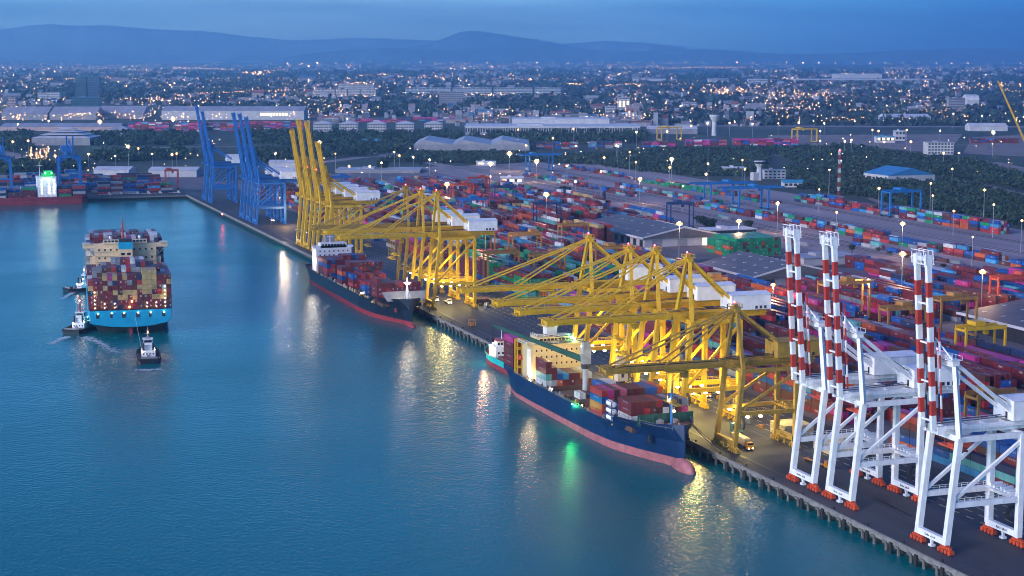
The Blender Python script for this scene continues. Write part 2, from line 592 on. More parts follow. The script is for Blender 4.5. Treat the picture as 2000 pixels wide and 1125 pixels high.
hillm = mat('haze_tinted_hill', (.13, .21, .22), .95, var=.5, scale=.003)  # paler than forest: distance haze is put into the colour
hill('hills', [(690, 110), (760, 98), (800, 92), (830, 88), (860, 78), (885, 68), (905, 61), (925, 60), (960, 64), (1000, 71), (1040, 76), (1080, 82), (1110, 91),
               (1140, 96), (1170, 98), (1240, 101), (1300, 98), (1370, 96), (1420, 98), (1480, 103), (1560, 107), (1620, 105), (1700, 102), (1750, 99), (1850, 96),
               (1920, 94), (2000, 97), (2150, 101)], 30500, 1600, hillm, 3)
farhill = mat('haze_tinted_far_hill', (.26, .36, .40), .95, var=.4, scale=.002)  # paled further, far haze painted into the hill colour
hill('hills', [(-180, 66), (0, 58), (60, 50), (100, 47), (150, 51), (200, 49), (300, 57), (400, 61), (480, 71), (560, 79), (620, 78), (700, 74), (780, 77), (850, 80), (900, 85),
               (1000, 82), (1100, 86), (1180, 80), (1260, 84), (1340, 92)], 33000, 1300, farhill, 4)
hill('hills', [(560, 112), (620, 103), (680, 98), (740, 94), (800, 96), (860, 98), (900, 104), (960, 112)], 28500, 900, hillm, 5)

# ------------------------------------------------------------------ ship-to-shore cranes
G_, S_ = 24.4, 7.25
def bands(b, p, q, w, h, n, first=0):          # a beam in alternating bands 0 / 1
    p, q = Vector(p), Vector(q)
    for i in range(n):
        b.beam(p.lerp(q, i / n), p.lerp(q, (i + 1) / n), w, h, mi=(i + first) % 2)

def sts(label, Y, mm, hz, az, blen, up, lw=1.7, tw=1.6, back=13, striped=False, house=white, bog=None, lamps=0, group=None, lean=4., elbow=3.3, detail=True, apx=2.2, mat2=None, hinge=-2.6):
    t = thing('quay_crane', label, 'crane', (277.5, Y, QZ), 0, group)
    mat2 = mat2 or mm
    bog = bog or mm
    for sy in (-1, 1):
        y = sy * S_
        yt = sy * (S_ - (S_ - 5.6) * (1 if striped else .6))
        b = MB().beam((0, y, 2.4), (elbow, y, hz - 1), lw, lw, w2=lw * 1.05)
        b.build('leg', mm, t)
        b = MB().beam((G_, y, 2.4), (G_, y, hz - 1), lw, lw)
        b.build('leg', mm, t)
        b = MB().beam((elbow, y, hz - 1), (apx, sy * tw, az), lw * .85, lw * .85, w2=lw * .7, h2=lw * .7)
        b.box(apx - 1.1, apx + 1.1, sy * tw - 1, sy * tw + 1, az - 1.2, az + .3)
        b.build('apex_post', mm, t)
        b = MB().beam((elbow * .42, y, 14), (G_, y, 14), lw * .8, lw * .95)
        b.build('portal_beam', mm, t)
        if detail:                                # handrail along the portal beam
            hb_ = MB()
            for k in range(13):
                x = 1.5 + k * 1.9
                hb_.beam((x, y + .6 * sy, 14.9), (x, y + .6 * sy, 16), .1)
            hb_.beam((1.5, y + .6 * sy, 16), (24.3, y + .6 * sy, 16), .12)
            hb_.beam((1.5, y + .6 * sy, 15.4), (24.3, y + .6 * sy, 15.4), .1)
            hb_.build('handrail', mat2, t)
        b = MB().beam((elbow * .45, y, 15), (G_, y, hz - 3), .95, .95)
        b.build('diagonal_brace', mm, t)
        b = MB().beam((elbow, y, hz - 1.4), (G_, y, hz - 1.4), lw * .7, lw * .95)
        b.build('upper_beam', mm, t)
    b = MB().box(apx - .9, apx + .9, -tw, tw, az - 1.6, az - .2)
    b.box(apx - 1.8, apx + 1.8, -tw - 1.3, tw + 1.3, az + .3, az + .5)
    for sx in (-1.7, 1.7):
        for k in range(5):
            yy = -tw - 1.2 + k * (2 * tw + 2.4) / 4
            b.beam((apx + sx, yy, az + .5), (apx + sx, yy, az + 1.6), .12)
        b.beam((apx + sx, -tw - 1.2, az + 1.6), (apx + sx, tw + 1.2, az + 1.6), .12)
    b.box(apx - .8, apx + .8, -tw * .6, tw * .6, az + .5, az + 1.7)
    b.build('apex_head', mat2, t)
    for x in (0, G_):
        MB().beam((x, -S_, 3.4), (x, S_, 3.4), 1.5, 1.9).build('sill_beam', mm, t)
        b = MB().beam((x, 0, 2.4), (x, 0, .9), .9, .9, w2=.6, h2=.6).box(x - .7, x + .7, -.9, .9, .25, .9)
        b.build('stowage_pin', mat2, t)
        for sy in (-1, 1):
            b = MB()
            cy = sy * S_
            for k in range(4):                     # four wheel trucks under each corner
                yy = cy + (k - 1.5) * 1.75
                b.box(x - .75, x + .75, yy - .62, yy + .62, .35, 1.3)
                b.tube((x - .8, yy, .62), (x + .8, yy, .62), .62, n=10)
                b.beam((x, yy, 1.2), (x, cy + (k // 2 * 2 - 1) * 1.3, 2.0), .7, .9)
            b.beam((x, cy - 2.4, 1.75), (x, cy + 2.4, 1.75), .9, .7)
            b.box(x - .55, x + .55, cy - .9, cy + .9, 1.9, 2.6)
            b.build('bogie', bog, t)
    MB().beam((G_, -S_, 14), (G_, S_, 14), lw * .7, lw * .9).build('portal_tie', mm, t)
    MB().beam((G_, -S_, hz - 1.4), (G_, S_, hz - 1.4), lw * .7, lw).build('cross_tie', mm, t)
    MB().beam((elbow, -S_, hz - 1.2), (elbow, S_, hz - 1.2), lw * .8, lw).build('cross_tie', mm, t)
    # girder with walkway
    b = MB()
    for y in (-3.1, 3.1):
        b.box(-1.6, G_ + back, y - .65, y + .65, hz - .4, hz + 1.8)
    for k in range(6):
        x = 3 + k * (G_ + back - 4) / 5
        b.box(x - .4, x + .4, -2.45, 2.45, hz + .2, hz + 1.4)
    b.build('girder', mm, t)
    b = MB()
    for y in (-4.6, 4.6):
        b.box(0, G_ + back, y - .5, y + .5, hz + 1.0, hz + 1.1)
        for k in range(16):
            x = .3 + k * (G_ + back - .6) / 15
            b.beam((x, y, hz + 1.1), (x, y, hz + 2.2), .1)
        b.beam((0, y, hz + 2.2), (G_ + back, y, hz + 2.2), .12)
    b.build('walkway', mat2, t)
    # machinery house over the landside legs
    hx0, hx1 = G_ + back - 15.5, G_ + back + 1.5
    h = MB().box(hx0, hx1, -5, 5, hz + 2.2, hz + 8).build('machinery_house', house, t)
    rr = MB()
    rr.quads([(hx0 - .3, -5.3, hz + 8.003), (hx1 + .3, -5.3, hz + 8.003), (hx1 + .3, 5.3, hz + 8.003), (hx0 - .3, 5.3, hz + 8.003), (hx0 - .3, 0, hz + 8.9), (hx1 + .3, 0, hz + 8.9)],
             [(0, 1, 5, 4), (2, 3, 4, 5), (0, 4, 3), (1, 2, 5), (3, 2, 1, 0)])
    rr.build('roof', house, h)
    for k in range(3):
        MB().box(hx1 - 3 - k * 1.9, hx1 - 2 - k * 1.9, -5.06, -5.003, hz + 2.5, hz + 3.6).build('vent', darkst, h)
    MB().box(hx0 - .06, hx0 - .003, -2, -1, hz + 2.3, hz + 4.4).build('door', darkst, h)
    # boom
    bx = hinge
    b = MB()
    mats = [white, redp] if striped else [mm]
    def pt(d, y, off=0.):                          # point on the boom, d metres from the hinge
        if up:
            a = math.asin(lean / blen)
            return Vector((bx - math.sin(a) * d - math.cos(a) * off * -1, y, hz + .7 + math.cos(a) * d))
        return Vector((bx - d, y, hz + .7 + off))
    for y in (-2.9, 2.9):
        if striped:
            bands(b, pt(.3, y), pt(blen - 3.5, y), 1.25, 1.5, 11, 0)
            b.beam(pt(blen - 3.5, y), pt(blen, y), 1.5, 1.7)
        else:
            b.beam(pt(.3, y), pt(blen, y), 1.2, 1.9)
    for k in range(9):
        d = blen * (k + .5) / 9
        if striped and k % 2:
            continue
        b.beam(pt(d, -2.3), pt(d, 2.3), .5, .5)
    bo = b.build('boom', mats, t)
    b = MB()                                       # tip platform with sheaves
    b.beam(pt(blen - 1.2, -3.6), pt(blen - 1.2, 3.6), 1.1, 1.3)
    for y in (-3.6, -1.2, 1.2, 3.6):
        b.beam(pt(blen - 2.6, y, 1.2), pt(blen + 1.2, y, 1.2), .25)
        b.beam(pt(blen - 2.6, y, -1.2), pt(blen + .6, y, -1.2), .25)
    for d in (blen - 2.6, blen - .8, blen + 1.2):
        b.beam(pt(d, -3.9, 1.3), pt(d, 3.9, 1.3), .2)
        b.beam(pt(d, -3.9, -1.2), pt(d, 3.9, -1.2), .2)
    b.build('tip_platform', mat2, bo)
    b = MB()                                       # walkway rail along the boom
    for y in (-4.3, 4.3):
        b.beam(pt(1, y, .3), pt(blen - 3, y, .3), .5, .12)
        b.beam(pt(1, y, 1.4), pt(blen - 3, y, 1.4), .12)
        for k in range(14):
            d = 1.5 + k * (blen - 5) / 13
            b.beam(pt(d, y, .3), pt(d, y, 1.4), .1)
    if not striped:
        b.build('boom_rail', mat2, bo)
    # stays
    A = [Vector((apx, sy * tw, az - .3)) for sy in (-1, 1)]
    for i, sy in ((0, -1), (1, 1)):
        MB().beam(A[i], (G_ + 3, sy * 3.1, hz + 1.8), .95, 1.0).build('backstay', mm, t)
        if up:
            b = MB()                               # folded forestay links hanging beside the raised boom
            for off, y0 in ((2.3, 1.6), (3.0, .7), (2.6, 3.4)):
                p, q = pt(2.5, sy * y0, off), pt(min(blen * .62, az - hz + 9), sy * y0, off)
                bands(b, p, q, .42, .42, 7, 1) if striped else b.beam(p, q, .42)
            b.beam(A[i], pt(min(blen * .6, az - hz + 6), sy * 1.6, 2.3), .4)
            b.build('forestay', mats, t)
        else:
            for fr, w_ in ((.92, .55), (.50, .5)):
                MB().beam(A[i] + Vector((-.6, 0, 0)), pt(blen * fr, sy * 2.9, 1.2), w_, w_).build('forestay', mat2, t)
    # trolley, cab and spreader under the girder
    tx = 6 if up else -8 + rnd.uniform(-14, 6)
    b = MB().box(tx - 3, tx + 3, -3.6, 3.6, hz - 1.2, hz - .45)
    b.box(tx + 3.2, tx + 5.4, -1.2, 1.2, hz - 3.6, hz - 1.2)
    b.build('trolley', mat2, t)
    sz = hz - (5 if up else rnd.uniform(9, 17))
    b = MB()
    for sx in (-1, 1):
        for sy in (-1, 1):
            b.beam((tx + sx * .9, sy * 2.6, sz), (tx + sx * 1.6, sy * 2.6, hz - 1.2), .12)
    b.box(tx - 1.2, tx + 1.2, -6, 6, sz - .5, sz)
    b.box(tx - .9, tx + .9, -1.5, 1.5, sz, sz + .9)
    b.build('spreader', bog, t)
    # stair tower beside a landside leg, cable reel, spare spreader
    b = MB()
    x0 = G_ + 1.6
    for k in range(int(hz // 4)):
        z = 3 + k * 4
        y0, y1 = (S_ + 1.2, S_ + 4.2) if k % 2 else (S_ + 4.2, S_ + 1.2)
        b.beam((x0, y0, z), (x0, y1, z + 4), .7, .15)
        b.box(x0 - .6, x0 + .6, min(y0, y1) - .5, max(y0, y1) + .5, z + 3.95, z + 4.05)
    for yy in (S_ + .8, S_ + 4.6):
        b.beam((x0, yy, 2), (x0, yy, hz), .16)
    b.build('stair', mat2, t)
    MB().ring((G_ * .08 if not striped else G_, -S_ + 3 if striped else -S_ - 1.3, 11 if not striped else 9), 2.5, 1.1, .35, 'x' if not striped else 'y').build('cable_reel', darkst if striped else mat('reel_brown', (.12, .09, .06), .7), t)
    b = MB()
    b.box(G_ - 3, G_ + 3, -5.5, 5.5, 14.9, 15.1)
    for k in range(6):
        b.box(G_ - 2, G_ + 2, -5 + k * 1.8, -4 + k * 1.8, 15.1, 15.5 + .4 * (k % 3))
    b.build('electrics_platform', mat2, t)
    MB().ball((apx, tw * .8, az + 2.2), .32, .32, .32, 6, 4).build('warning_lamp', lampr, t)
    b = MB()                                       # hoist ropes along boom and girder, festoon under the girder
    for y in (-1.6, -.9, .9, 1.6):
        b.beam((bx, y, hz + 2.3), (G_ + back - 14, y, hz + 3), .12)
        b.beam((apx, y * .5, az - .2), (G_ + back - 15, y, hz + 7), .12)
        b.beam(pt(0, y, .6), pt(blen - 1.5, y, .6), .12)
    for k in range(14):
        x = 2 + k * (G_ + back - 4) / 14
        b.beam((x, 4.2, hz + .6), (x + .9, 4.2, hz - .8), .14).beam((x + .9, 4.2, hz - .8), (x + 1.8, 4.2, hz + .6), .14)
    b.build('hoist_rope', darkst, t)
    for x in (0, G_):                              # lettering on the sill beams, ladders up the legs
        b = MB()
        for k in range(9):
            if k != 4:
                b.box(x - .8, x - .76, -2.6 + k * .6, -2.25 + k * .6, 3.1, 3.7 - .2 * (k % 2))
        b.build('lettering', darkst, t)
    b = MB()
    for dy in (-.3, .3):
        b.beam((G_ + lw * .5 + .25, -S_ + dy, 3), (G_ + lw * .5 + .25, -S_ + dy, hz - 2), .1)
    for k in range(int(hz)):
        b.beam((G_ + lw * .5 + .25, -S_ - .3, 3 + k * .95), (G_ + lw * .5 + .25, -S_ + .3, 3 + k * .95), .08)
    b.build('ladder', mat2, t)
    if lamps:
        for k in range(lamps):
            y = (-1 if k % 2 else 1) * S_
            x = 5 + 5.2 * (k // 2)
            MB().box(x - .45, x + .45, y - .5, y + .5, 12.5, 13.1).build('floodlight', lampf, t)
    return t

white_cranes = []
for lab, Y in (('white crane with red banded raised boom, nearest, at right edge of photo', 425.5),
               ('white crane with red banded raised boom, middle one of the three white cranes', 478.5),
               ('white crane with red banded raised boom, farthest white one, beside the yellow cranes', 502.8)):
    white_cranes.append(sts(lab, Y, white, 34.5, 55.5, 51, True, striped=True, bog=orangest, group='white cranes with red banded booms', tw=5.2, back=14, lean=3.6))
for i, (Y, az, hz, bl, lp, lab) in enumerate(((710, 62, 41, 52, 6, 'yellow crane with lowered boom, farthest of the group over the blue ship'),
                            (665, 62, 41.3, 51, 6, 'yellow crane with lowered boom, second farthest over the blue ship'),
                            (638, 64, 41.5, 51, 6, 'yellow crane with lowered boom, middle of the group over the blue ship'),
                            (607, 64.5, 41.8, 51, 6, 'bright yellow crane with lowered boom and white house, right of the middle'))):
    sts(lab, Y, yellow, hz, az, bl, False, lw=1.75, tw=1.3, lamps=lp, group='yellow cranes working the blue ship', elbow=4, apx=5.5)
sts('smaller dull olive yellow crane with low boom over the bow of the blue ship', 561, oldyel, 31, 51.5, 46, False, lw=1.5, tw=1.2, lamps=4, group='yellow cranes working the blue ship', elbow=3, apx=3, back=9, house=oldyel)
for Y, az, hz, bl, lp, lab in ((940, 64.5, 41, 50, 6, 'yellow crane with lowered boom, nearest one over the navy ship'),
                               (972, 63, 41, 50, 4, 'yellow crane with lowered boom, middle one over the navy ship'),
                               (1004, 63, 40.5, 50, 2, 'dull yellow crane with lowered boom, farthest one over the navy ship')):
    sts(lab, Y, yellow if Y < 1000 else oldyel, hz, az, bl, False, lw=1.6, tw=1.3, lamps=lp, group='yellow cranes working the navy ship', elbow=4, apx=4.5)
for Y, bl, lab in ((1286, 48, 'yellow crane with raised shorter boom, farthest yellow crane'), (1262, 56, 'yellow crane with tall raised boom, left of the tallest pair'),
                   (1234, 56, 'yellow crane with tall raised boom, right of the tallest pair'), (1200, 43, 'yellow crane with shorter raised boom, rightmost of the raised yellow booms')):
    sts(lab, Y, yellow, 38, 58, bl, True, lw=1.8, tw=1.4, group='yellow cranes with raised booms', lean=7, elbow=3.4, hinge=2.6)
for Y, bl, lab in ((1462, 54, 'blue crane with raised boom, nearest of the blue cranes'), (1492, 56, 'blue crane with raised boom, second of the near blue three'),
                   (1522, 56, 'blue crane with raised boom, third of the near blue three'), (1690, 52, 'blue crane with raised boom, nearer one of the far blue pair'),
                   (1724, 56, 'blue crane with raised boom, farthest blue crane at the quay corner')):
    sts(lab, Y, bluest, 36, 56, bl, True, lw=1.8, tw=1.4, group='blue cranes with raised booms', lean=8.5, elbow=3.2, detail=False, hinge=2.6)

# ------------------------------------------------------------------ containers (collected first, built at the end)
CONT = []
CW, CHH = 2.44, 2.6
def pick(pal, r=rnd):
    tot = sum(pal.values())
    x = r.uniform(0, tot)
    for k, v in pal.items():
        x -= v
        if x <= 0:
            return k
    return k

def stack(loc, rz, rows, bays, tiers, L, colour, label, gx=2.53, gy=None, h=CHH, cam_front=True, pri=1.):
    gy = gy or L + .4
    cs, sn = math.cos(rz), math.sin(rz)
    n = [[int(tiers(r, b)) for b in range(bays)] for r in range(rows)]
    for r in range(rows):
        for b_ in range(bays):
            for t in range(n[r][b_]):
                top = t == n[r][b_] - 1
                front = b_ == 0 or n[r][b_ - 1] <= t
                left = r == 0 or n[r - 1][b_] <= t
                right = r == rows - 1 or n[r + 1][b_] <= t
                back = b_ == bays - 1 or n[r][b_ + 1] <= t
                if not (top or front or left or right or back):
                    continue
                lx, ly = (r + .5) * gx, (b_ + .5) * gy
                p = (loc[0] + lx * cs - ly * sn, loc[1] + lx * sn + ly * cs, loc[2] + t * h)
                k = F / depth(p)
                s_, c_ = abs(math.sin(rz + yaw)), abs(math.cos(rz + yaw))
                lf = left
                fr = front if rz < 1 else back
                area = k * k * ((.18 * CW * L if top else 0) + (CW * h * c_ if fr else 0) + (L * h * s_ if lf else 0)) * pri
                q = Vector(p) - CAM
                px = CX + F * q.dot(RT) / q.dot(FW)
                py = CY - F * q.dot(UP) / q.dot(FW)
                if not (-30 < px < 2030 and -30 < py < 1150):
                    area = 0
                c = colour(r, b_, t)
                CONT.append((area, p, L, rz, c, label(c, r, b_, t) if label else None, (top or fr or lf)))

PAL_NEAR = {'dark red': 52, 'blue': 11, 'magenta': 10, 'brown': 14, 'navy': 6, 'red': 6, 'teal': 2, 'white': 1, 'pale blue': 2, 'grey': 2, 'orange': 3}
PAL_MIX = {'dark red': 44, 'red': 20, 'brown': 12, 'blue': 8, 'white': 6, 'grey': 3, 'tan': 5, 'navy': 5, 'teal': 3, 'orange': 4, 'magenta': 3, 'green': 4, 'pale blue': 5}
PAL_GREEN = {'green': 80, 'dark red': 12, 'blue': 5, 'orange': 3}
PAL_RAIL = {'dark red': 38, 'red': 14, 'blue': 15, 'pale blue': 6, 'white': 8, 'teal': 7, 'green': 5, 'grey': 7, 'navy': 6, 'orange': 4, 'brown': 8}
PAL_LEFT = {'dark red': 20, 'blue': 20, 'navy': 18, 'grey': 14, 'white': 5, 'pale blue': 8, 'red': 8, 'green': 3, 'brown': 6}
PAL_PINK = {'magenta': 30, 'pink': 9, 'dark red': 34, 'red': 9, 'blue': 10, 'white': 4, 'pale blue': 4}
PAL_STERN = {'dark red': 36, 'brown': 26, 'tan': 26, 'magenta': 2, 'red': 5, 'navy': 3, 'grey': 3}
PAL_SHIP = {'dark red': 55, 'brown': 12, 'red': 12, 'blue': 12, 'navy': 5, 'orange': 4}

# ------------------------------------------------------------------ ships
def hull(stations, boot, mats, t, sgn=-1, zb=-2., blend=.55, boot2=None):
    boot1, boot2, ylast = boot, boot if boot2 is None else boot2, stations[-1][0]
    # stations: y, half breadth at deck, at waterline, deck height; bow at sgn * length
    b = MB()
    vs = []
    for y, hd, hw, zd in stations:
        boot = boot1 + (boot2 - boot1) * max(0, y / ylast)
        zm = boot + (zd - boot) * .5
        hm = hw + (hd - hw) * blend * .55
        hk = hw + (hd - hw) * .12
        row = [(hd, zd), (hm, zm), (hk, boot), (hw, 0), (hw * .86, zb)]
        vs += [(-x, sgn * y, z) for x, z in row] + [(x, sgn * y, z) for x, z in reversed(row)]
    n = 10
    fs, ms = [], []
    for i in range(len(stations) - 1):
        for j in range(9):
            fs.append((i * n + j, (i + 1) * n + j, (i + 1) * n + j + 1, i * n + j + 1))
            ms.append(1 if 2 <= j <= 6 else 0)
    fs.append(tuple(range(n)))
    ms.append(0)
    k = (len(stations) - 1) * n
    fs.append(tuple(range(k + n - 1, k - 1, -1)))
    ms.append(0)
    b.v, b.f, b.m = vs, fs, ms
    o = b.build('hull', mats, t)
    d = MB()
    vs = []
    for y, hd, hw, zd in stations:
        vs += [(-(hd - .12), sgn * y, zd - 1.1), ((hd - .12), sgn * y, zd - 1.1)]
    d.quads(vs, [(2 * i, 2 * i + 1, 2 * i + 3, 2 * i + 2) for i in range(len(stations) - 1)])
    d.build('deck', mats[2], t)
    return o

def house_windows(parent, x0, x1, y, zs, n, w=.8, h=.9, m=glassm, axis='y', nudge=-.05):
    for z in zs:
        for k in range(n):
            x = x0 + (x1 - x0) * (k + .5) / n
            b = MB()
            if axis == 'y':
                b.box(x - w / 2, x + w / 2, y + nudge, y + nudge + .04, z, z + h)
            else:
                b.box(y + nudge, y + nudge + .04, x - w / 2, x + w / 2, z, z + h)
            b.build('window', m, parent)

def rail(b, pts, z, h=1.1, step=2.2, r=.1):
    for p, q in zip(pts, pts[1:]):
        p, q = Vector((*p, z)), Vector((*q, z))
        n = max(1, int((q - p).length / step))
        for k in range(n + 1):
            c = p.lerp(q, k / n)
            b.beam(c, c + Vector((0, 0, h)), r)
        for zz in (.55, 1.):
            b.beam(p + Vector((0, 0, h * zz)), q + Vector((0, 0, h * zz)), r)

def fittings(t, x, y0, y1, z, n, seed, mats):
    r_ = random.Random(seed)
    for k in range(n):
        y = y0 + (y1 - y0) * (k + r_.uniform(0, .8)) / n
        s = r_.uniform(.5, 1.2)
        xx = x + r_.uniform(-.4, .9)
        h_ = r_.uniform(.6, 2.4)
        b = MB().box(xx - s / 2, xx + s / 2, y - s * r_.uniform(.4, 1.2), y + s * .6, z, z + h_).box(xx - s * .3, xx + s * .3, y - s * .3, y + s * .3, z + h_, z + h_ * 1.25)
        b.build('deck_locker', mats[r_.randrange(len(mats))], t)

# --- blue ship in front (bow towards the camera)
def blue_ship():
    X0, Y0 = 256.5, 715.
    t = thing('container_ship', 'blue hulled container ship with pink waterline moored at the quay in front', 'ship', (X0, Y0, 0))
    st = [(0, 11, 7.5, 10.6), (5, 12.6, 10, 10.5), (18, 13, 12.4, 10.4), (40, 13, 13, 10.2), (105, 13, 13, 10.3), (120, 13, 12, 10.6), (124, 12.9, 11.5, 10.8), (130, 12.7, 10.3, 13.8),
          (140, 11.8, 7.4, 14.3), (149, 9.8, 4.3, 14.9), (156, 7, 2.0, 15.5), (161, 3.8, .8, 16), (164.5, .5, .25, 16.4)]
    hull(st, 1.6, [hullblue, bootpink, deckm], t, boot2=3.5)
    MB().ball((-.3, -164, .3), 2.7, 8.5, 3.9, 14, 10).build('bulbous_bow', bootpink, t, True)
    # forecastle gear
    b = MB()
    for sx in (-1, 1):
        b.tube((sx * 3, -149, 14.2), (sx * 4.2, -149, 14.2), 1., n=10)
        b.box(sx * 2.6 - .5, sx * 2.6 + .5, -150.5, -147.5, 13.5, 15.4)
        b.tube((sx * 5.5, -144, 13), (sx * 5.5, -144, 14.4), .5, n=8)
        b.tube((sx * 2, -155, 13.6), (sx * 2, -155, 15), .5, n=8)
    b.build('mooring_winch', greyst, t)
    b = MB()
    for sx in (-1, 1):
        b.box(sx * 7.4 - .3, sx * 7.4 + .3, -150.8, -149.2, 8.2, 10.2)
        b.box(sx * 7.55 - .25, sx * 7.55 + .25, -151.6, -148.4, 7.6, 8.3)
    b.build('anchor', darkst, t)
    b = MB().tube((0, -152.5, 13), (0, -152.5, 27), .55, .4, 8).tube((0, -152.5, 27), (0, -152.5, 31), .25, .12, 6)
    b.beam((-1.6, -152.5, 25), (1.6, -152.5, 25), .3).box(-.7, .7, -153.2, -151.8, 22, 22.3)
    ms_ = b.build('foremast', bluest, t)
    MB().ball((-.9, -152.5, 23), .5, .5, .5, 8, 5).build('mast_lamp', lampb, ms_)
    MB().ball((.9, -152.9, 19.), .45, .45, .45, 8, 5).build('mast_lamp', lampo, ms_)
    b = MB()
    b.box(-10.6, 11.4, -146.5, -146.1, 13, 17)
    for k in range(9):
        x = -10 + k * 2.6
        b.beam((x, -146.6, 13.2), (x, -147.8, 13.2), .3).beam((x, -147.8, 13.2), (x, -146.6, 16.6), .25)
    b.build('breakwater', deckg, t)
    b = MB()
    rail(b, [(-12.6, -128), (-11.5, -140), (-9.6, -149), (-6.8, -156), (-3.5, -161)], 13.8, 1.5)
    rail(b, [(12.6, -128), (11.5, -140), (9.6, -149), (6.8, -156), (3.5, -161)], 13.8, 1.5)
    rail(b, [(-12.7, -122), (-12.8, -30), (-12.3, -8), (-10.8, -1)], 9.6, 1.4)
    b.build('railing', greyst, t)
    # hatch covers on their coamings
    for y0, y1 in ((-141, -128), (-117.5, -104.5), (-93, -80), (-78.5, -66), (-56, -42.5)):
        b = MB().box(-10.4, 10.4, y0, y1, 9.2, 10.9)
        for k in range(4):
            b.box(-10.4 + k * 5.3, -5.5 + k * 5.3, y0 + .3, y1 - .3, 10.9, 11.15)
        b.build('hatch_cover', deckm, t)
    fittings(t, -11.9, -126, -30, 9.2, 80, 3, [oldyel, darkst, deckm, greyst])
    # accommodation
    b = MB().box(-10.4, 11.6, -33.5, -21, 9.4, 24.6)
    a = b.build('superstructure', cream, t)
    b = MB()
    for z in (12.4, 15.2, 18, 20.8):
        b.box(-10.5, 11.7, -33.62, -33.5, z, z + .14)
    b.box(-12.6, 12.8, -34.3, -20.6, 24.6, 24.9)
    b.build('deck_edge', cream, a)
    wh = MB().box(-7.5, 8.5, -33, -23, 24.9, 27.8).box(-12.6, 12.8, -33, -30.2, 24.9, 26.1).build('wheelhouse', cream, a)
    house_windows(wh, -7, 8, -33, (26.2,), 9, 1.3, 1.0)
    house_windows(a, -9.6, 10.8, -33.5, (10.7, 13.4, 16.2, 19, 21.8), 9, .62, .85)
    b = MB()
    rail(b, [(-12.4, -21), (-12.4, -34.2), (12.6, -34.2)], 24.9)
    rail(b, [(-7.4, -23), (-7.4, -32.8), (8.4, -32.8)], 27.8)
    b.build('railing', white, a)
    b = MB().box(-1.6, 3.2, -27, -22.5, 27.8, 33.5).box(-1.9, 3.5, -27.3, -22.2, 31, 32)
    b.build('funnel', white, t)
    b = MB().tube((-3.6, -30, 27.8), (-3.6, -30, 36), .35, .2, 8).beam((-5.6, -30, 32.6), (-1.6, -30, 32.6), .25).beam((-4.8, -30, 34), (-2.4, -30, 34), .5, .25)
    ra = b.build('radar_mast', white, t)
    MB().ball((7.2, -33.9, 26.9), .42, .42, .42, 8, 5).build('deck_lamp', lampg, a)
    MB().ball((-13.5, -88, 10.1), .22, .22, .22, 8, 5).beam((-13.5, -88, 10.1), (-12.9, -88, 10), .1).build('rail_lamp', lampg, t)
    MB().ball((8.6, -33.9, 26.6), .35, .35, .35, 8, 5).build('deck_lamp', lampw, a)
    b = MB().box(-11.8, -10.6, -33, -30.5, 11, 23)
    b.build('side_gallery', white, a)
    b = MB()                                                    # free-fall lifeboat and cell posts aft
    b.ball((-10.8, -18.6, 17.2), 1.2, 3.2, 1.2, 10, 6)
    b.build('lifeboat', orangest, t)
    b = MB()
    for x in (-12.2, -9.2, -6.2):
        for y in (-19.6, -16.6):
            b.beam((x, y, 9.4), (x, y, 25), .5)
    for z in (13, 17, 21, 25):
        b.beam((-12.2, -19.6, z), (-6.2, -19.6, z), .4)
        b.beam((-12.2, -16.6, z), (-6.2, -16.6, z), .4)
    b.box(-12.4, 10, -20, -16.4, 24.6, 24.9)
    b.build('cell_guide', yellow, t)
    # two pedestal deck cranes, one jib swung out over the water astern
    d = MB().tube((.4, -67.2, 9.4), (.4, -67.2, 21), 1.25, 1.15, 14).tube((.4, -67.2, 20), (.4, -67.2, 22), 1.75, 1.75, 14, 1)
    d.box(-1.3, 2.1, -69, -65.6, 22, 28.6).box(-.9, 1.7, -68.6, -66.2, 28.6, 31).box(-1.9, -1.3, -68.6, -66.9, 23.5, 26)
    cr_ = d.build('deck_crane', [mat('ship_crane_grey', (.45, .46, .46), .5, rust=.3), darkst], t)
    tip = Vector((-33.8, -51, 37.2))
    b = MB().beam((-1.2, -66.8, 24), tip, 2.0, 2.2, w2=1., h2=1.)
    j = b.build('jib', deckg, cr_)
    b = MB().beam((.4, -67.2, 31), tip, .22).beam(tip, tip + Vector((0, 0, -6)), .3).box(tip.x - .5, tip.x + .5, tip.y - .5, tip.y + .5, tip.z - 7, tip.z - 5.4)
    b.build('hoist_rope', darkst, cr_)
    d = MB().tube((1.6, -101.2, 9.4), (1.6, -101.2, 20), 1.3, 1.2, 14).tube((1.6, -101.2, 19), (1.6, -101.2, 21), 1.85, 1.85, 14, 1)
    d.box(-.5, 3.7, -103.2, -99.4, 21, 28.4).box(.2, 2.9, -102.6, -100, 28.4, 30.4).box(1.1, 2.1, -103.35, -103.2, 22.5, 26.2, 1)
    d.build('deck_crane', [creamw, darkst], t)
    for x, y, z, m in ((-11.6, -34.8, 12.2, lampb), (-11.9, -12, 10.6, lampw), (-10.9, -124, 11.5, lampw), (-11.4, -60, 10.8, lampw), (-11.6, -94, 10.5, lampo)):
        b = MB().ball((x, y, z), .38, .38, .38, 8, 5).beam((x, y, z - 2.6), (x, y, z - .3), .14)
        b.build('deck_lamp', m, t)
    b = MB()                                                    # mooring lines to the quay
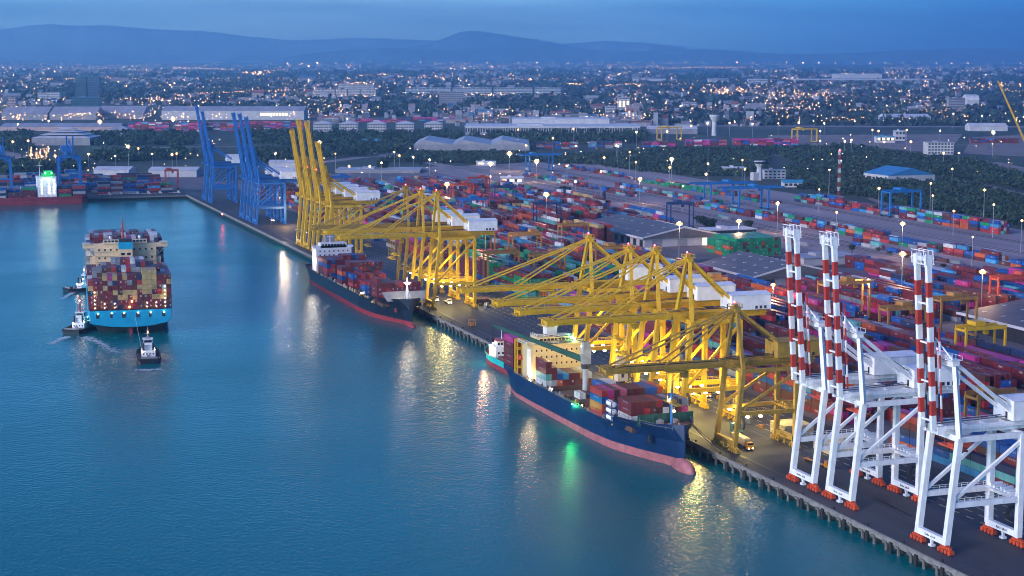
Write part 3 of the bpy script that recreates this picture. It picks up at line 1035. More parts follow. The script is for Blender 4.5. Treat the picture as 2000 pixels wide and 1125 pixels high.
    for p, q in (((7.6, -152, 14.2), (15.4, -171, 4.6)), ((6, -156, 14.4), (15.4, -176, 4.6)), ((8.5, -150, 14.2), (15.4, -181, 4.6)), ((8.5, -150.5, 14.2), (15.4, -166, 4.6)), ((10, -1, 9.6), (15.4, 14, 4.6))):
        p, q = Vector(p), Vector(q)
        prev = p
        for i in range(1, 9):
            f_ = i / 8
            c = p.lerp(q, f_) - Vector((0, 0, 2.2 * math.sin(PI * f_) * .6))
            b.beam(prev, c, .13)
            prev = c
    b.build('mooring_line', darkst, t)
    # cargo
    who = 'of blue ship'
    def lab(bay, rows0=0):
        return lambda c, r, b_, k: f"{c} container, {nth(k)} tier, {nth(r + rows0)} row from water, {bay} {who}"
    r_ = random.Random(21)
    fr = [['dark red', 'dark red', 'dark red', 'brown', 'red', 'navy', 'grey', 'navy', 'grey', 'grey'], ['dark red', 'dark red', 'red', 'brown', 'brown', 'white', 'brown', 'dark red', 'magenta', 'magenta']]
    def col1(r, b_, k):
        return fr[1 - min(1, max(0, k - 1))][r] if k else 'white'
    stack((X0 - 10.4, 575, 12.6), 0, 9, 1, lambda r, b_: 3, 12.2, lambda r, b_, k: col1(r, b_, k), lab('foremost bay'), pri=1.6)
    c2 = [['red', 'blue', 'brown', 'red'], ['pink', 'red', 'red', 'red'], ['dark red', 'brown', 'blue', 'red'], ['pink', 'pale blue', 'brown', 'dark red']]
    def col2(r, b_, k):
        if r < 4:
            return [['red', 'blue', 'orange', 'red'][3 - k], ['magenta', 'red', 'dark red', 'red'][3 - k], ['brown', 'brown', 'blue', 'dark red'][3 - k], ['pink', 'blue', 'dark red', 'brown'][3 - k]][r]
        return [['brown', 'dark red', 'brown', 'blue', 'blue', 'orange'][r - 4], ['orange', 'brown', 'dark red', 'blue', 'orange', 'dark red'][r - 4], 'brown', 'dark red'][3 - k]
    stack((X0 - 12.4, 598.5, 10.2), 0, 10, 1, lambda r, b_: 4, 12.2, col2, lab('second bay'), pri=1.6)
    stack((X0 - 9.4, 629, 11.2), 0, 1, 1, lambda r, b_: 1, 6.06, lambda r, b_, k: 'white', lambda *a: 'lone white container on the bare third hatch of the blue ship', pri=3)
    stack((X0 + 1.5, 631, 11.2), 0, 4, 1, lambda r, b_: [2, 2, 2, 1][r], 12.2, lambda r, b_, k: ['blue', 'white', 'white', 'dark red'][r], lab('third bay', 4), pri=1.5)
    c4 = [['white', 'teal', 'dark red', 'dark red'], ['grey', 'dark red', 'dark red'], ['orange', 'blue'], ['dark red', 'pale blue'], ['dark red', 'dark red'], ['brown', 'dark red'], ['dark red', 'tan'], ['brown', 'white']]
    stack((X0 - 12.4, 659.5, 10.9), 0, 8, 1, lambda r, b_: len(c4[r]), 12.2, lambda r, b_, k: c4[r][k], lab('bay before bridge'), pri=1.6)
    stack((X0 - 12.6, 700, 9.6), 0, 3, 1, lambda r, b_: [6, 6, 4][r], 12.2, lambda r, b_, k: 'magenta' if k == 5 else 'dark red' if r else ['navy', 'dark red', 'dark red', 'brown', 'dark red'][k], lab('stern bay'), pri=1.5)
    # three white tank containers in black frames at the rail
    for k in range(3):
        o = thing('tank_container', f"white round tank in black frame, {['bottom', 'middle', 'top'][k]} of three at rail of blue ship", 'tank container', (X0 - 11.9, 587.5, 10.6 + k * 2.66), 0, 'stacked tank containers')
        MB().tube((0, .35, 1.32), (0, 5.7, 1.32), 1.1, n=16).ball((0, .38, 1.32), 1.1, .38, 1.1, 16, 8).ball((0, 5.68, 1.32), 1.1, .38, 1.1, 16, 8).build('tank', white, o, False)
        b = MB()
        for x in (-1.17, 1.17):
            for y in (.06, 6.0):
                b.box(x - .09, x + .09, y - .09, y + .09, 0, 2.6)
            b.box(x - .07, x + .07, .06, 6., .02, .2).box(x - .07, x + .07, .06, 6., 2.42, 2.58)
        for y in (.06, 6.0):
            b.box(-1.17, 1.17, y - .07, y + .07, .02, .2).box(-1.17, 1.17, y - .07, y + .07, 2.42, 2.58)
        b.build('frame', navyst, o)
    return t
blue_ship()

# --- navy ship farther along the quay
def navy_ship():
    X0, Y0 = 255.5, 1115.
    t = thing('container_ship', 'navy hulled container ship with red waterline and white bridge, farther along the quay', 'ship', (X0, Y0, 0))
    st = [(0, 11, 7, 10.4), (6, 12.6, 10, 10.2), (22, 13.2, 12.5, 9.8), (60, 13.2, 13.2, 9.4), (150, 13.2, 13.2, 9.6), (172, 13.2, 11.4, 10.2), (178, 13, 10.4, 12.6), (190, 11.9, 7, 13.2),
          (200, 9.4, 3.8, 13.8), (208, 5.6, 1.6, 14.4), (214, 1.4, .4, 15), (216, .3, .2, 15.2)]
    hull(st, 2.5, [hullnavy, bootred, deckm], t)
    MB().ball((0, -214, -.6), 2, 6, 3, 12, 8).build('bulbous_bow', bootred, t, True)
    b = MB()
    b.quads([(-10.5, -203.5, 12.6), (10.5, -203.5, 12.6), (12.6, -199, 17.2), (-12.6, -199, 17.2), (-10.5, -203, 12.6), (10.5, -203, 12.6), (12.6, -198.5, 17.2), (-12.6, -198.5, 17.2)],
            [(0, 1, 2, 3), (7, 6, 5, 4), (3, 2, 6, 7), (0, 3, 7, 4), (1, 5, 6, 2)])
    b.build('breakwater', greyst, t)
    b = MB()
    for sx in (-3, 3):
        b.box(sx - 1, sx + 1, -209, -207, 13, 14.8)
        b.tube((sx * 2, -205, 13), (sx * 2, -205, 14.4), .5, n=8)
    b.build('mooring_winch', greyst, t)
    b = MB()
    for sx in (-1, 1):
        b.box(sx * 6.6 - .4, sx * 6.6 + .4, -207, -205, 7, 9)
    b.build('anchor', bootred, t)
    b = MB().tube((0, -206, 13), (0, -206, 26), .5, .25, 8).beam((-2, -206, 23), (2, -206, 23), .3).beam((-1.8, -206, 13), (0, -206, 22), .25).beam((1.8, -206, 13), (0, -206, 22), .25)
    fm_ = b.build('foremast', white, t)
    for x in (-.8, .8):
        MB().ball((x, -206.4, 22.6), .5, .5, .5, 8, 5).build('mast_lamp', lampb, fm_)
    for k in range(7):
        y = -196 + k * 20
        MB().box(-11, 11, y, y + 14, 8.4, 10.2).build('hatch_cover', deckm, t)
    fittings(t, -12.1, -180, -40, 8.6, 80, 5, [oldyel, darkst, creamw, greyst])
    a = MB().box(-11, 12, -32, -20, 9, 24).box(-13, 13.4, -31.6, -28, 24, 25.4).build('superstructure', white, t)
    wh = MB().box(-8, 9, -31.6, -23, 24, 27).build('wheelhouse', white, a)
    house_windows(wh, -7.5, 8.5, -31.6, (25.4,), 8, 1.5, 1.)
    house_windows(a, -10, 11, -32, (16.5, 19, 21.5), 7, .8, .9)
    MB().box(-3, 3, -24, -19.5, 27, 32).build('funnel', greyst, t)
    MB().tube((-1, -28, 27), (-1, -28, 34), .3, .15, 8).beam((-3, -28, 31), (1, -28, 31), .25).build('radar_mast', white, t)
    for x, y, z in ((-11.5, -150, 10.5), (-11.6, -60, 10.8), (8, -20, 20)):
        MB().ball((x, y, z), .4, .4, .4, 8, 5).build('deck_lamp', lampw, t)
    def lab(bay):
        return lambda c, r, b_, k: f"{c} container, {nth(k)} tier, {nth(r)} row from water, {bay} of navy ship"
    r_ = random.Random(33)
    pc = lambda r, b_, k: pick(PAL_SHIP, r_)
    stack((X0 - 7, 919.6, 11), 0, 7, 1, lambda r, b_: 2 if r != 5 else 1, 6.06, lambda r, b_, k: 'magenta' if r < 2 else 'white' if r < 5 else 'dark red', lab('low bay at bow'))
    stack((X0 - 12, 928, 10.2), 0, 10, 1, lambda r, b_: 4 if r else 5, 12.2, lambda r, b_, k: 'dark red' if r_.random() < .85 else 'red', lab('tall foremost bay'))
    stack((X0 - 8, 951, 10.2), 0, 9, 1, lambda r, b_: 1 if r > 4 else 0, 12.2, pc, None)
    stack((X0 - 11, 958, 10.2), 0, 1, 1, lambda r, b_: 2, 6.06, lambda r, b_, k: 'blue', lambda c, r, b_, k: f"blue container, {nth(k)} of two on the bare waterside hatch of the navy ship")
    stack((X0 - 7, 973, 10.2), 0, 7, 1, lambda r, b_: 2, 12.2, pc, lab('second low bay'))
    stack((X0 - 10.5, 989, 10.2), 0, 9, 1, lambda r, b_: 3 if r < 8 else 2, 12.2, lambda r, b_, k: pick({'red': 50, 'dark red': 25, 'blue': 14, 'orange': 15}, r_), lab('middle bay'))
    stack((X0 - 12.8, 1007, 10.2), 0, 10, 1, lambda r, b_: 4 if r < 2 else 5, 12.2, pc, lab('tall middle bay'))
    stack((X0 - 12.8, 1045, 10.2), 0, 10, 2, lambda r, b_: 4 if b_ else (4 if r < 4 else 5), 12.2, pc, lab('bay before bridge'))
navy_ship()

# --- small coaster with a teal hull, moored astern of the blue ship
t = thing('coaster', 'small coaster with teal hull and white deckhouse with red roof, behind blue ship', 'ship', (263.6, 728, 0))
hull([(0, 5, 4.5, 5.6), (8, 6.2, 6, 5), (44, 6.2, 6.2, 5), (54, 5.6, 4.6, 5.6), (60, 3.6, 2, 6.4), (64, .6, .3, 7)], 2.2, [hullteal, bootred, deckm], t, 1)
a = MB().box(-4.6, 4.6, 40, 50, 4, 9.4).box(-3.8, 3.8, 40.5, 48, 9.4, 12.2).box(-5.4, 5.4, 41, 44, 9.4, 10.4).build('deckhouse', white, t)
MB().box(-4.2, 4.2, 40, 48.6, 12.2, 12.6).build('roof', redp, a)
house_windows(a, -4.2, 4.2, 40, (6,), 4, .9, 1)
house_windows(a, -3.6, 3.6, 40.5, (10.3,), 5, 1., 1.1)
MB().tube((0, 45, 12.6), (0, 45, 17), .2, .1, 6).build('mast', white, t)
MB().box(-4.8, 4.8, 4, 36, 4.1, 5.8).build('hatch_cover', deckm, t)
MB().ball((3.6, 39.7, 11.4), .4, .4, .4, 8, 5).build('deck_lamp', lampo, a)
MB().ball((2.4, 39.6, 11.2), .4, .4, .4, 8, 5).build('deck_lamp', lampo, a)

# --- huge light blue ship leaving, seen from astern
def big_ship():
    rz = R(-5)
    S = Vector((108.2, 922, 0))
    t = thing('container_ship', 'huge light blue container ship under way, stern towards us, tugs around it', 'ship', S, rz)
    st = [(0, 20.8, 15, 13.2), (2, 21.2, 17, 13.2), (30, 21.5, 20.5, 13.2), (60, 21.5, 21.5, 13.2), (225, 21.5, 21.3, 13.2), (255, 19, 15, 14.5), (275, 13, 7, 16.5), (290, 5, 1.5, 18), (296, .5, .3, 18.5)]
    b = MB()
    vs = []
    # stern counter curves up clear of the water
    for i, (y, hd, hw, zd) in enumerate(st):
        zlow = [4.6, 4.2, .5, -2][min(i, 3)]
        mid = [8.4, 8.2, 6, 6][min(i, 3)]
        hw2 = [10, 11, 18, hw][min(i, 3)] if i < 4 else hw
        row = [(hd, zd), (hd * .995, mid), (hd * .90 if i < 2 else (hw + hd) / 2, zlow + 1.6), (hw2, zlow), (hw2 * .3, zlow - .4 if i < 2 else zlow - .5)]
        vs += [(-x, y, z) for x, z in row] + [(x, y, z) for x, z in reversed(row)]
    n = 10
    fs = []
    for i in range(len(st) - 1):
        for j in range(9):
            fs.append((i * n + j, i * n + j + 1, (i + 1) * n + j + 1, (i + 1) * n + j))
    fs.append(tuple(range(n - 1, -1, -1)))
    b.quads(vs, fs)
    b.build('hull', hullcyan, t)
    d = MB()
    vs = []
    for y, hd, hw, zd in st:
        vs += [(-hd + .1, y, zd - .6), (hd - .1, y, zd - .6)]
    d.quads(vs, [(2 * i, 2 * i + 1, 2 * i + 3, 2 * i + 2) for i in range(len(st) - 1)])
    d.build('deck', deckm, t)
    b = MB()
    for y, hd in ((6, 12), (30, 18)):
        pass
    b.quads([(-16, 14, -1), (16, 14, -1), (18.5, 14, 4.4), (-18.5, 14, 4.4), (-20.5, 60, -1), (20.5, 60, -1)], [(0, 1, 2, 3), (4, 0, 3), (1, 5, 2)])  # dark plate added to draw the shadow under the stern counter
    b.build('stern_shade_plate', darkst, t)
    MB().box(-.7, .7, 2.5, 7.5, -2, 4.3).tube((0, 8, 1.4), (0, 14, 1.4), 1.4, n=10).build('rudder', bootred, t)
    for x in (-17, -10, -3.6, 3.6, 10, 17):                       # mooring deck openings in the transom
        wd = 1.7 if abs(x) > 15 else 1.4 if abs(x) > 9 else 1.9
        o = MB().box(x - wd / 2 - .15, x + wd / 2 + .15, -.16, -.03, 9.05, 11.95).build('mooring_opening', hullcyan, t)
        MB().box(x - wd / 2, x + wd / 2, -.22, -.17, 9.2, 11.8).build('opening_recess', darkst, o)
        if abs(x) < 18:
            MB().ball((x + .3, -.3, 11.7), .25, .25, .25, 8, 5).build('deck_lamp', lampw, t)
    # lashing bridge posts and deck lights around the stern stacks
    for x, n_ in ((-18.2, 5), (-13.2, 2), (-8, 2), (8.6, 2), (13.4, 2), (18.0, 6)):
        b = MB().beam((x, 1.1, 13), (x, 1.1, 14.5 + 2.4 * n_), .22)
        b.build('lashing_post', deckm, t)
        for k in range(n_):
            MB().ball((x, .85, 14.6 + k * 2.1), .19, .19, .19, 6, 4).build('deck_lamp', lampw if k % 3 else lampo, t)
    MB().ball((-.5, .7, 14.6), .4, .4, .4, 6, 4).build('deck_lamp', lampo, t)
    MB().ball((.8, .7, 17.6), .4, .4, .4, 6, 4).build('deck_lamp', lampo, t)
    # accommodation block, wide bridge wings
    a = MB().box(-16.8, 16.8, 62, 72, 13, 39.4)
    for sx in (-1, 1):
        a.box(sx * 16.8, sx * 19.4, 63, 71, 13, 34)
    a = a.build('superstructure', creamw, t)
    b = MB()
    for z in (23, 26, 29, 32, 35, 37.6):
        b.box(-17.2, 17.2, 61.4, 61.98, z, z + .22)
    b.build('deck_edge', creamw, a)
    b = MB().box(-23.2, 23.2, 64, 69, 39.4, 41.6).box(-23.4, -19, 63.2, 69.8, 41.6, 41.8).box(19, 23.4, 63.2, 69.8, 41.6, 41.8)
    for sx in (-1, 1):
        b.beam((sx * 22, 66, 39.4), (sx * 17, 66, 34), .5)
    b.build('bridge_wing', creamw, a)
    w_ = MB().box(-12, 12, 63.4, 70, 41.6, 43.6).build('wheelhouse', [creamw, hullcyan], a)
    house_windows(w_, -11.6, 11.6, 63.4, (42.6,), 12, 1.4, 1.)
    house_windows(a, -3, 3, 62, (35.6, 32.2, 27.6), 4, 1.15, 1.4)
    house_windows(a, -16, 16, 62, (38, 33.4, 30), 10, .9, 1.0)
    fz = MB().box(-3.6, 3.6, 56, 61, 13, 39.4).box(-3.9, 3.9, 55.8, 61.2, 39.4, 43.2, 1).box(-3.4, 3.4, 56.4, 60.8, 43.2, 45, 2).build('funnel', [creamw, hullcyan, darkst], t)
    house_windows(fz, -3.2, 3.2, 56, (36, 33, 30, 27), 2, 1.9, 1.3)
    b = MB().box(-3.7, 3.7, 55.95, 55.99, 30, 36)
    MB().tube((-1.2, 66, 44.2), (-1.2, 66, 54), .7, .3, 8).beam((-3.6, 66, 50), (1.4, 66, 50), .3).beam((-2.6, 66, 52), (.4, 66, 52), .6, .3).tube((-1.2, 66, 54), (-1.2, 66, 58), .15, .08, 6).build('radar_mast', redp, t)
    b = MB()
    rail(b, [(-23, 63.4), (-19, 63.4)], 41.8)
    rail(b, [(19, 63.4), (23, 63.4)], 41.8)
    for sx in (-1, 1):
        b.ball((sx * 8, 67, 45), .9, .9, .9, 8, 6)
        b.tube((sx * 8, 67, 43.9), (sx * 8, 67, 45), .25, n=6)
    b.build('radome', white, a)
    cs, sn = math.cos(rz), math.sin(rz)
    def W(x, y, z):
        return (S.x + x * cs - y * sn, S.y + x * sn + y * cs, z)
    r_ = random.Random(5)
    hts = [6, 6, 6, 7, 7, 7, 7, 7, 7, 7, 7, 8, 8, 8, 7, 7, 7]
    def c_st(r, b_, k):
        if k < 2:
            return pick({'brown': 55, 'dark red': 40, 'navy': 5}, r_)
        if k < 3:
            return pick({'tan': 34, 'brown': 30, 'dark red': 25, 'pale blue': 3}, r_)
        if 11 <= r <= 13 and k > 3:
            return 'tan'
        return pick(PAL_STERN, r_)
    stack(W(-21.5, 1.6, 13.2), rz, 17, 1, lambda r, b_: hts[r], 12.2, c_st, lambda c, r, b_, k: f"{c} container, {nth(k)} tier, {nth(r)} column from left, sternmost stack of huge ship")
    h2 = [6, 7, 8, 8, 8, 8, 8, 8, 8, 8, 9, 9, 8, 8, 8, 7, 7]
    pc = lambda r, b_, k: pick({'dark red': 28, 'grey': 26, 'magenta': 4, 'navy': 6, 'red': 10, 'white': 12, 'brown': 14}, r_)
    stack(W(-21.5, 15.6, 13.2), rz, 17, 1, lambda r, b_: h2[r], 12.2, pc, lambda c, r, b_, k: f"{c} container, {nth(k)} tier, {nth(r)} column from left, second stack from huge ship stern")
    h3 = [7, 7, 7, 8, 8, 9, 9, 9, 9, 9, 9, 9, 8, 8, 7, 7, 7]
    stack(W(-21.5, 30.4, 13.2), rz, 17, 1, lambda r, b_: h3[r], 12.2, pc, lambda c, r, b_, k: f"{c} container, {nth(k)} tier, {nth(r)} column from left, third stack from huge ship stern")
    stack(W(-21.5, 44, 13.2), rz, 2, 1, lambda r, b_: 7, 12.2, pc, None)
    stack(W(16.5, 44, 13.2), rz, 2, 1, lambda r, b_: 7, 12.2, pc, None)
    for q in range(10):
        y = 75 + q * 15
        hw = 17 if q < 8 else 15 if q < 9 else 11
        top = [12, 12, 12, 11, 11, 10, 9, 8, 6, 5][q]
        stack(W(-hw * 2.53 / 2, y, 13.2), rz, hw, 1, lambda r, b_: top - (r_.random() < .35) - (1 if r in (0, hw - 1) else 0), 12.2, pc, None)
    return t
big_ship()

# --- tugs
def tug(label, a_px, b_px, hullm, mastm, mastz, group='harbour tugs around the huge ship', scale=1.):
    p, q = P(*a_px, 0), P(*b_px, 0)                # stern and bow on the water
    d = q - p
    rz = math.atan2(-d.x, d.y)
    c = (p + q) / 2
    Lh = min(30, max(24, d.length))
    t = thing('tugboat', label, 'tugboat', (c.x, c.y, 0), rz, group)
    s0 = -Lh / 2
    st = [(0, 4.6, 4.2, 2.6), (3, 5.2, 4.9, 2.3), (Lh * .55, 5.3, 5.1, 2.5), (Lh * .78, 4.8, 4.2, 3.2), (Lh * .92, 3.2, 2.4, 3.9), (Lh, .8, .5, 4.4)]
    hull([(y + s0, a, b, z) for y, a, b, z in st], .7, [hullm, bootred, deckm], t, 1, -1)
    b = MB()
    prev = None
    for sx in (-1, 1):
        for (y, a, _, z), (y2, a2, _, z2) in zip(st, st[1:]):
            b.beam((sx * (a + .2), y + s0, z - .5), (sx * (a2 + .2), y2 + s0, z2 - .5), .6, .8)
    b.beam((-4.6, s0 - .3, 2.2), (4.6, s0 - .3, 2.2), .6, .8)
    b.build('fender', rubber, t)
    a = MB().box(-3.3, 3.3, -3.2, 5.6, 1.5, 4.6).box(-2.6, 2.6, -1.6, 4.6, 4.6, 7).build('deckhouse', white, t)
    wh = MB().box(-2.1, 2.1, -.4, 3.6, 7, 9.6).box(-2.5, 2.5, -.8, 4, 9.6, 9.85).build('wheelhouse', white, a)
    for sx in (-1, 1):
        MB().box(sx * 2.12 - .03, sx * 2.12 + .03, 0, 3.2, 8, 9.2).build('window', glassm, wh)
    MB().box(-1.8, 1.8, -.46, -.42, 8, 9.2).build('window', glassm, wh)
    MB().box(-1.8, 1.8, 3.62, 3.66, 8, 9.2).build('window', glassm, wh)
    house_windows(a, -3, 3, -3.2, (2.6,), 4, .6, .7)
    for sx in (-1, 1):
        MB().tube((sx * 2.3, -2.6, 4.6), (sx * 2.3, -2.6, 8.2), .55, n=8).build('funnel', darkst, t)
    b = MB().tube((0, .6, 9.85), (0, .6, mastz), .38, .16, 8).beam((-1.4, .6, mastz * .8), (1.4, .6, mastz * .8), .2).beam((-.9, .6, mastz * .9), (.9, .6, mastz * .9), .2)
    b.beam((-1, -1, 9.85), (0, .6, mastz * .75), .2).beam((1, -1, 9.85), (0, .6, mastz * .75), .2)
    m_ = b.build('mast', mastm, t)
    MB().ball((0, .2, mastz * .84), .26, .26, .26, 6, 4).build('mast_lamp', lampw if mastm is redp else lampo, m_)
    for x, y, z in ((2.9, -2.4, 4.9), (-2.9, -3.3, 4.1), (2.4, 4.7, 6.6)):
        MB().ball((x, y, z), .28, .28, .28, 6, 4).build('deck_lamp', lampw, t)
    b = MB().tube((-.8, -6, 2.2), (.8, -6, 2.2), .8, n=10).box(-1.2, 1.2, -6.6, -5.4, 1.2, 1.7).box(-3.8, 3.8, s0 + 1, s0 + 1.3, 1.4, 3.2)
    b.build('towing_winch', greyst, t)
    return t
tug('dark hulled tug with white house and tall red mast, left of the stern', (133, 656), (180, 634), hullnavy, redp, 19)
tug('dark hulled tug with white mast, farthest tug, partly behind the huge ship', (147, 569), (181, 566), hullnavy, white, 15.5)
tc_ = tug('dark tug seen from astern on a tow line to the huge ship', (293, 716), (287, 686), hullnavy, greyst, 15.5)
b = MB()
p, q = Vector((103.8, 846, 5.5)), Vector((110.5, 921.6, 8.6))
b.beam(p, q, .22)
tag(b.build('tow_line', mat('tow_rope', (.35, .36, .38), .8)), 'thin pale tow line from the tug astern up to the huge ship', 'rope')

# churned water behind the tugs and the ship
def foam(pts, n, spread, seed, b, size=1.):
    r_ = random.Random(seed)
    for k in range(n):
        f_ = r_.random()
        i = min(int(f_ * (len(pts) - 1)), len(pts) - 2)
        g = f_ * (len(pts) - 1) - i
        x = pts[i][0] * (1 - g) + pts[i + 1][0] * g + r_.gauss(0, spread * 1.3)
        y = pts[i][1] * (1 - g) + pts[i + 1][1] * g + r_.gauss(0, spread * .35)
        c = P(x, y, 0.05)
        a, l, w_ = r_.uniform(-.5, .5), r_.uniform(.5, 2.4) * size, r_.uniform(.15, .5) * size
        vs = []
        for i in range(7):
            u = 2 * PI * i / 7
            rr = r_.uniform(.6, 1.2)
            ex, ey = l * rr * math.cos(u), w_ * 2 * rr * math.sin(u)
            vs.append((c.x + ex * math.cos(a) - ey * math.sin(a), c.y + ex * math.sin(a) + ey * math.cos(a), .05 + r_.uniform(0, .03)))
        b.quads(vs, [tuple(range(7))])
fb = MB()
foam([(133, 658), (118, 662), (100, 672)], 260, 2.0, 1, fb, .6)
foam([(160, 659), (180, 662), (200, 672), (225, 688)], 420, 4.6, 2, fb, .5)
foam([(146, 570), (135, 575), (122, 584)], 240, 1.5, 3, fb, .6)
foam([(265, 722), (290, 723), (315, 720)], 150, 2.2, 4, fb, .45)
kind(fb.build('wake_foam', mat('foam', (.55, .68, .72), .6, var=.3, scale=.8)), 'stuff')

# --- ship moored at the far left quay
t = thing('container_ship', 'dark red hulled ship with green lit white bridge, moored at far left quay', 'ship', (P(160, 388, 0).x, 1778, 0), R(90))
hull([(0, 9, 7, 8), (6, 12, 11, 7.8), (150, 12, 12, 7.8), (180, 8, 4, 9), (200, .5, .3, 11)], 1., [bootred, bootred, deckm], t, 1)
a = MB().box(-10, 10, 30, 48, 7, 27).box(-10.5, 10.5, 29.5, 48.5, 27, 27.4).build('superstructure', white, t)
for z in (10, 13, 16, 19, 22):
    for y in (32, 37, 44):
        MB().ball((-10.2, y, z + 1.6), .22, .22, .22, 6, 4).build('deck_lamp', lampw, a)
MB().box(-7, 7, 31, 43, 27.4, 30.4).box(-4, 4, 33, 41, 30.4, 33).build('wheelhouse', mat('green_paint', (.02, .5, .12), .5), a)
MB().ball((-7.3, 34, 31), .6, .6, .6, 6, 4).build('deck_lamp', lampg, a)
MB().ball((-7.3, 40, 31), .6, .6, .6, 6, 4).build('deck_lamp', lampg, a)
MB().tube((0, 45, 27), (0, 45, 42), .4, .2, 6).beam((0, 42, 38), (0, 48, 38), .3).build('mast', white, t)
XL = P(160, 388, 0).x
rl = random.Random(77)
for x0, n_, h_ in ((XL - 2, 1, 4), (XL - 15.5, 1, 4), (XL - 50, 1, 4), (XL - 64, 1, 3), (XL - 78, 1, 4), (XL - 92, 1, 4)):
    # long sides face the harbour: turn the stack a quarter
    stack((x0 + 0, 1768, 7.2), R(90), 8, 1, lambda r, b_: h_ - (rl.random() < .3), 12.2, lambda r, b_, k: pick(PAL_LEFT, rl), None)

# ------------------------------------------------------------------ container yards
ry = random.Random(11)
NO = [(500, 622, 630, 784), (480, 622, 925, 1200), (508, 600, 1180, 1320)]
def free(x0, x1, y0, y1):
    return not any(x1 > a and x0 < b and y1 > c and y0 < d for a, b, c, d in NO)
BL = [(395, 560), (582, 742), (768, 918), (944, 1094), (1120, 1270), (1296, 1446), (1472, 1622), (1648, 1776)]
STRIPS = [338 + 21.2 * k for k in range(13)]
for si, x0 in enumerate(STRIPS):
    if si == 6:
        continue                                   # a service road between the yard blocks
    for bi, (y0, y1) in enumerate(BL):
        if bi == 0 and si > 3:
            continue
        nb = int((y1 - y0) / 12.7)
        if not free(x0, x0 + 16, y0, y1):
            # keep the part of the block clear of sheds
            ys = [y0 + i * 12.7 for i in range(nb)]
            ok = [free(x0, x0 + 16, y, y + 12.7) for y in ys]
        else:
            ok = [True] * nb
        pal = PAL_NEAR if bi < 3 else PAL_MIX
        if bi == 3 and si < 4 or (bi == 4 and si in (1, 2)):
            pal = {'green': 34, 'teal': 6, 'dark red': 36, 'orange': 8, 'white': 8, 'blue': 6}
        if si > 8 and bi == 4:
            pal = PAL_GREEN
        base = (ry.choice((5, 5, 6)) if bi else 4) - (2 if si > 9 and bi > 3 else 0)
        hm = [[max(0, min(6, base + ry.choice((-2, -1, -1, 0, 0, 0, 1)))) if ry.random() > .02 else 0 for _ in range(nb)] for _ in range(6)]
        for r in range(6):                         # runs of equal height along a row
            for b_ in range(1, nb):
                if ry.random() < .55:
                    hm[r][b_] = hm[r][b_ - 1]
                if not ok[b_]:
                    hm[r][b_] = 0
            if not ok[0]:
                hm[r][0] = 0
        if bi == 0 and si == 0:
            for b_ in range(nb):
                for r in range(6):
                    hm[r][b_] = min(5, max(3, hm[r][b_] + 1))
        cc = {}
        def colr(r, b_, k, cc=cc, pal=pal):
            key = (r, b_, k)
            if (r, b_ - 1, k) in cc and ry.random() < .5:
                cc[key] = cc[(r, b_ - 1, k)]
            elif (r - 1, b_, k) in cc and ry.random() < .4:
                cc[key] = cc[(r - 1, b_, k)]
            else:
                cc[key] = pick(pal, ry)
            return cc[key]
        lb = None
        if bi < 2 and si < 4:
            w_ = ('behind white cranes', 'behind blue ship')[bi]
            s__ = ('first', 'second', 'third', 'fourth')[si]
            lb = lambda c, r, b_, k, w_=w_, s__=s__: f"{c} container, {nth(k)} tier, {nth(r)} row, {nth(b_)} bay, {s__} block {w_}"
        stack((x0, y0, QZ + .06), 0, 6, nb, lambda r, b_: hm[r][b_], 12.2, colr, lb, gy=12.7)

stack((549, 1108, QZ + .06), 0, 16, 3, lambda r, b_: 5 if r > 1 else 4, 12.2, lambda r, b_, k: pick({'green': 84, 'dark red': 12, 'orange': 4}, ry), None, gy=12.7)
stack((496, 1118, QZ + .06), 0, 3, 2, lambda r, b_: ry.randint(0, 2), 12.2, lambda r, b_, k: pick(PAL_MIX, ry), None, gy=12.7)
# strings of boxes standing along the railway tracks
for x0, ya, yb, rows, hi, pal, pr in ((634, 1150, 1430, 1, 1, PAL_RAIL, .6), (674, 900, 1160, 2, 2, PAL_RAIL, .85), (674, 1230, 1500, 2, 1, PAL_RAIL, .5), (703, 930, 1480, 4, 3, PAL_RAIL, .95), (728, 1500, 1890, 3, 2, PAL_RAIL, .6),
                                  (783, 1480, 1920, 2, 2, PAL_GREEN, .85), (790, 1500, 2060, 3, 2, PAL_RAIL, .8), (760, 930, 1240, 2, 2, PAL_RAIL, .35), (822, 1180, 1490, 4, 4, PAL_RAIL, .97), (690, 1620, 2060, 3, 2, PAL_RAIL, .7)):
    y = ya
    while y < yb:
        n_ = ry.randint(2, 7)
        hh = ry.randint(max(1, hi - 1), hi)
        if ry.random() < pr:
            stack((x0, y, QZ + .1), 0, rows, n_, lambda r, b_: max(0, hh - (ry.random() < .4)), 12.2, lambda r, b_, k: pick(pal, ry), None, gy=13)
        y += n_ * 13 + (ry.choice((4, 10, 26)) if pr < .9 else ry.choice((0, 0, 3, 8)))
stack((598, 905, QZ + .16), 0, 5, 10, lambda r, b_: ry.choice((2, 3, 3)), 12.2, lambda r, b_, k: pick({'dark red': 70, 'red': 10, 'blue': 10, 'brown': 10}, ry), None, gy=12.8)
stack((636, 838, QZ + .1), 0, 7, 6, lambda r, b_: 5 if b_ < 5 else 4, 12.2, lambda r, b_, k: pick({'dark red': 30, 'blue': 25, 'navy': 20, 'magenta': 20, 'tan': 5}, ry), None, gy=12.7)
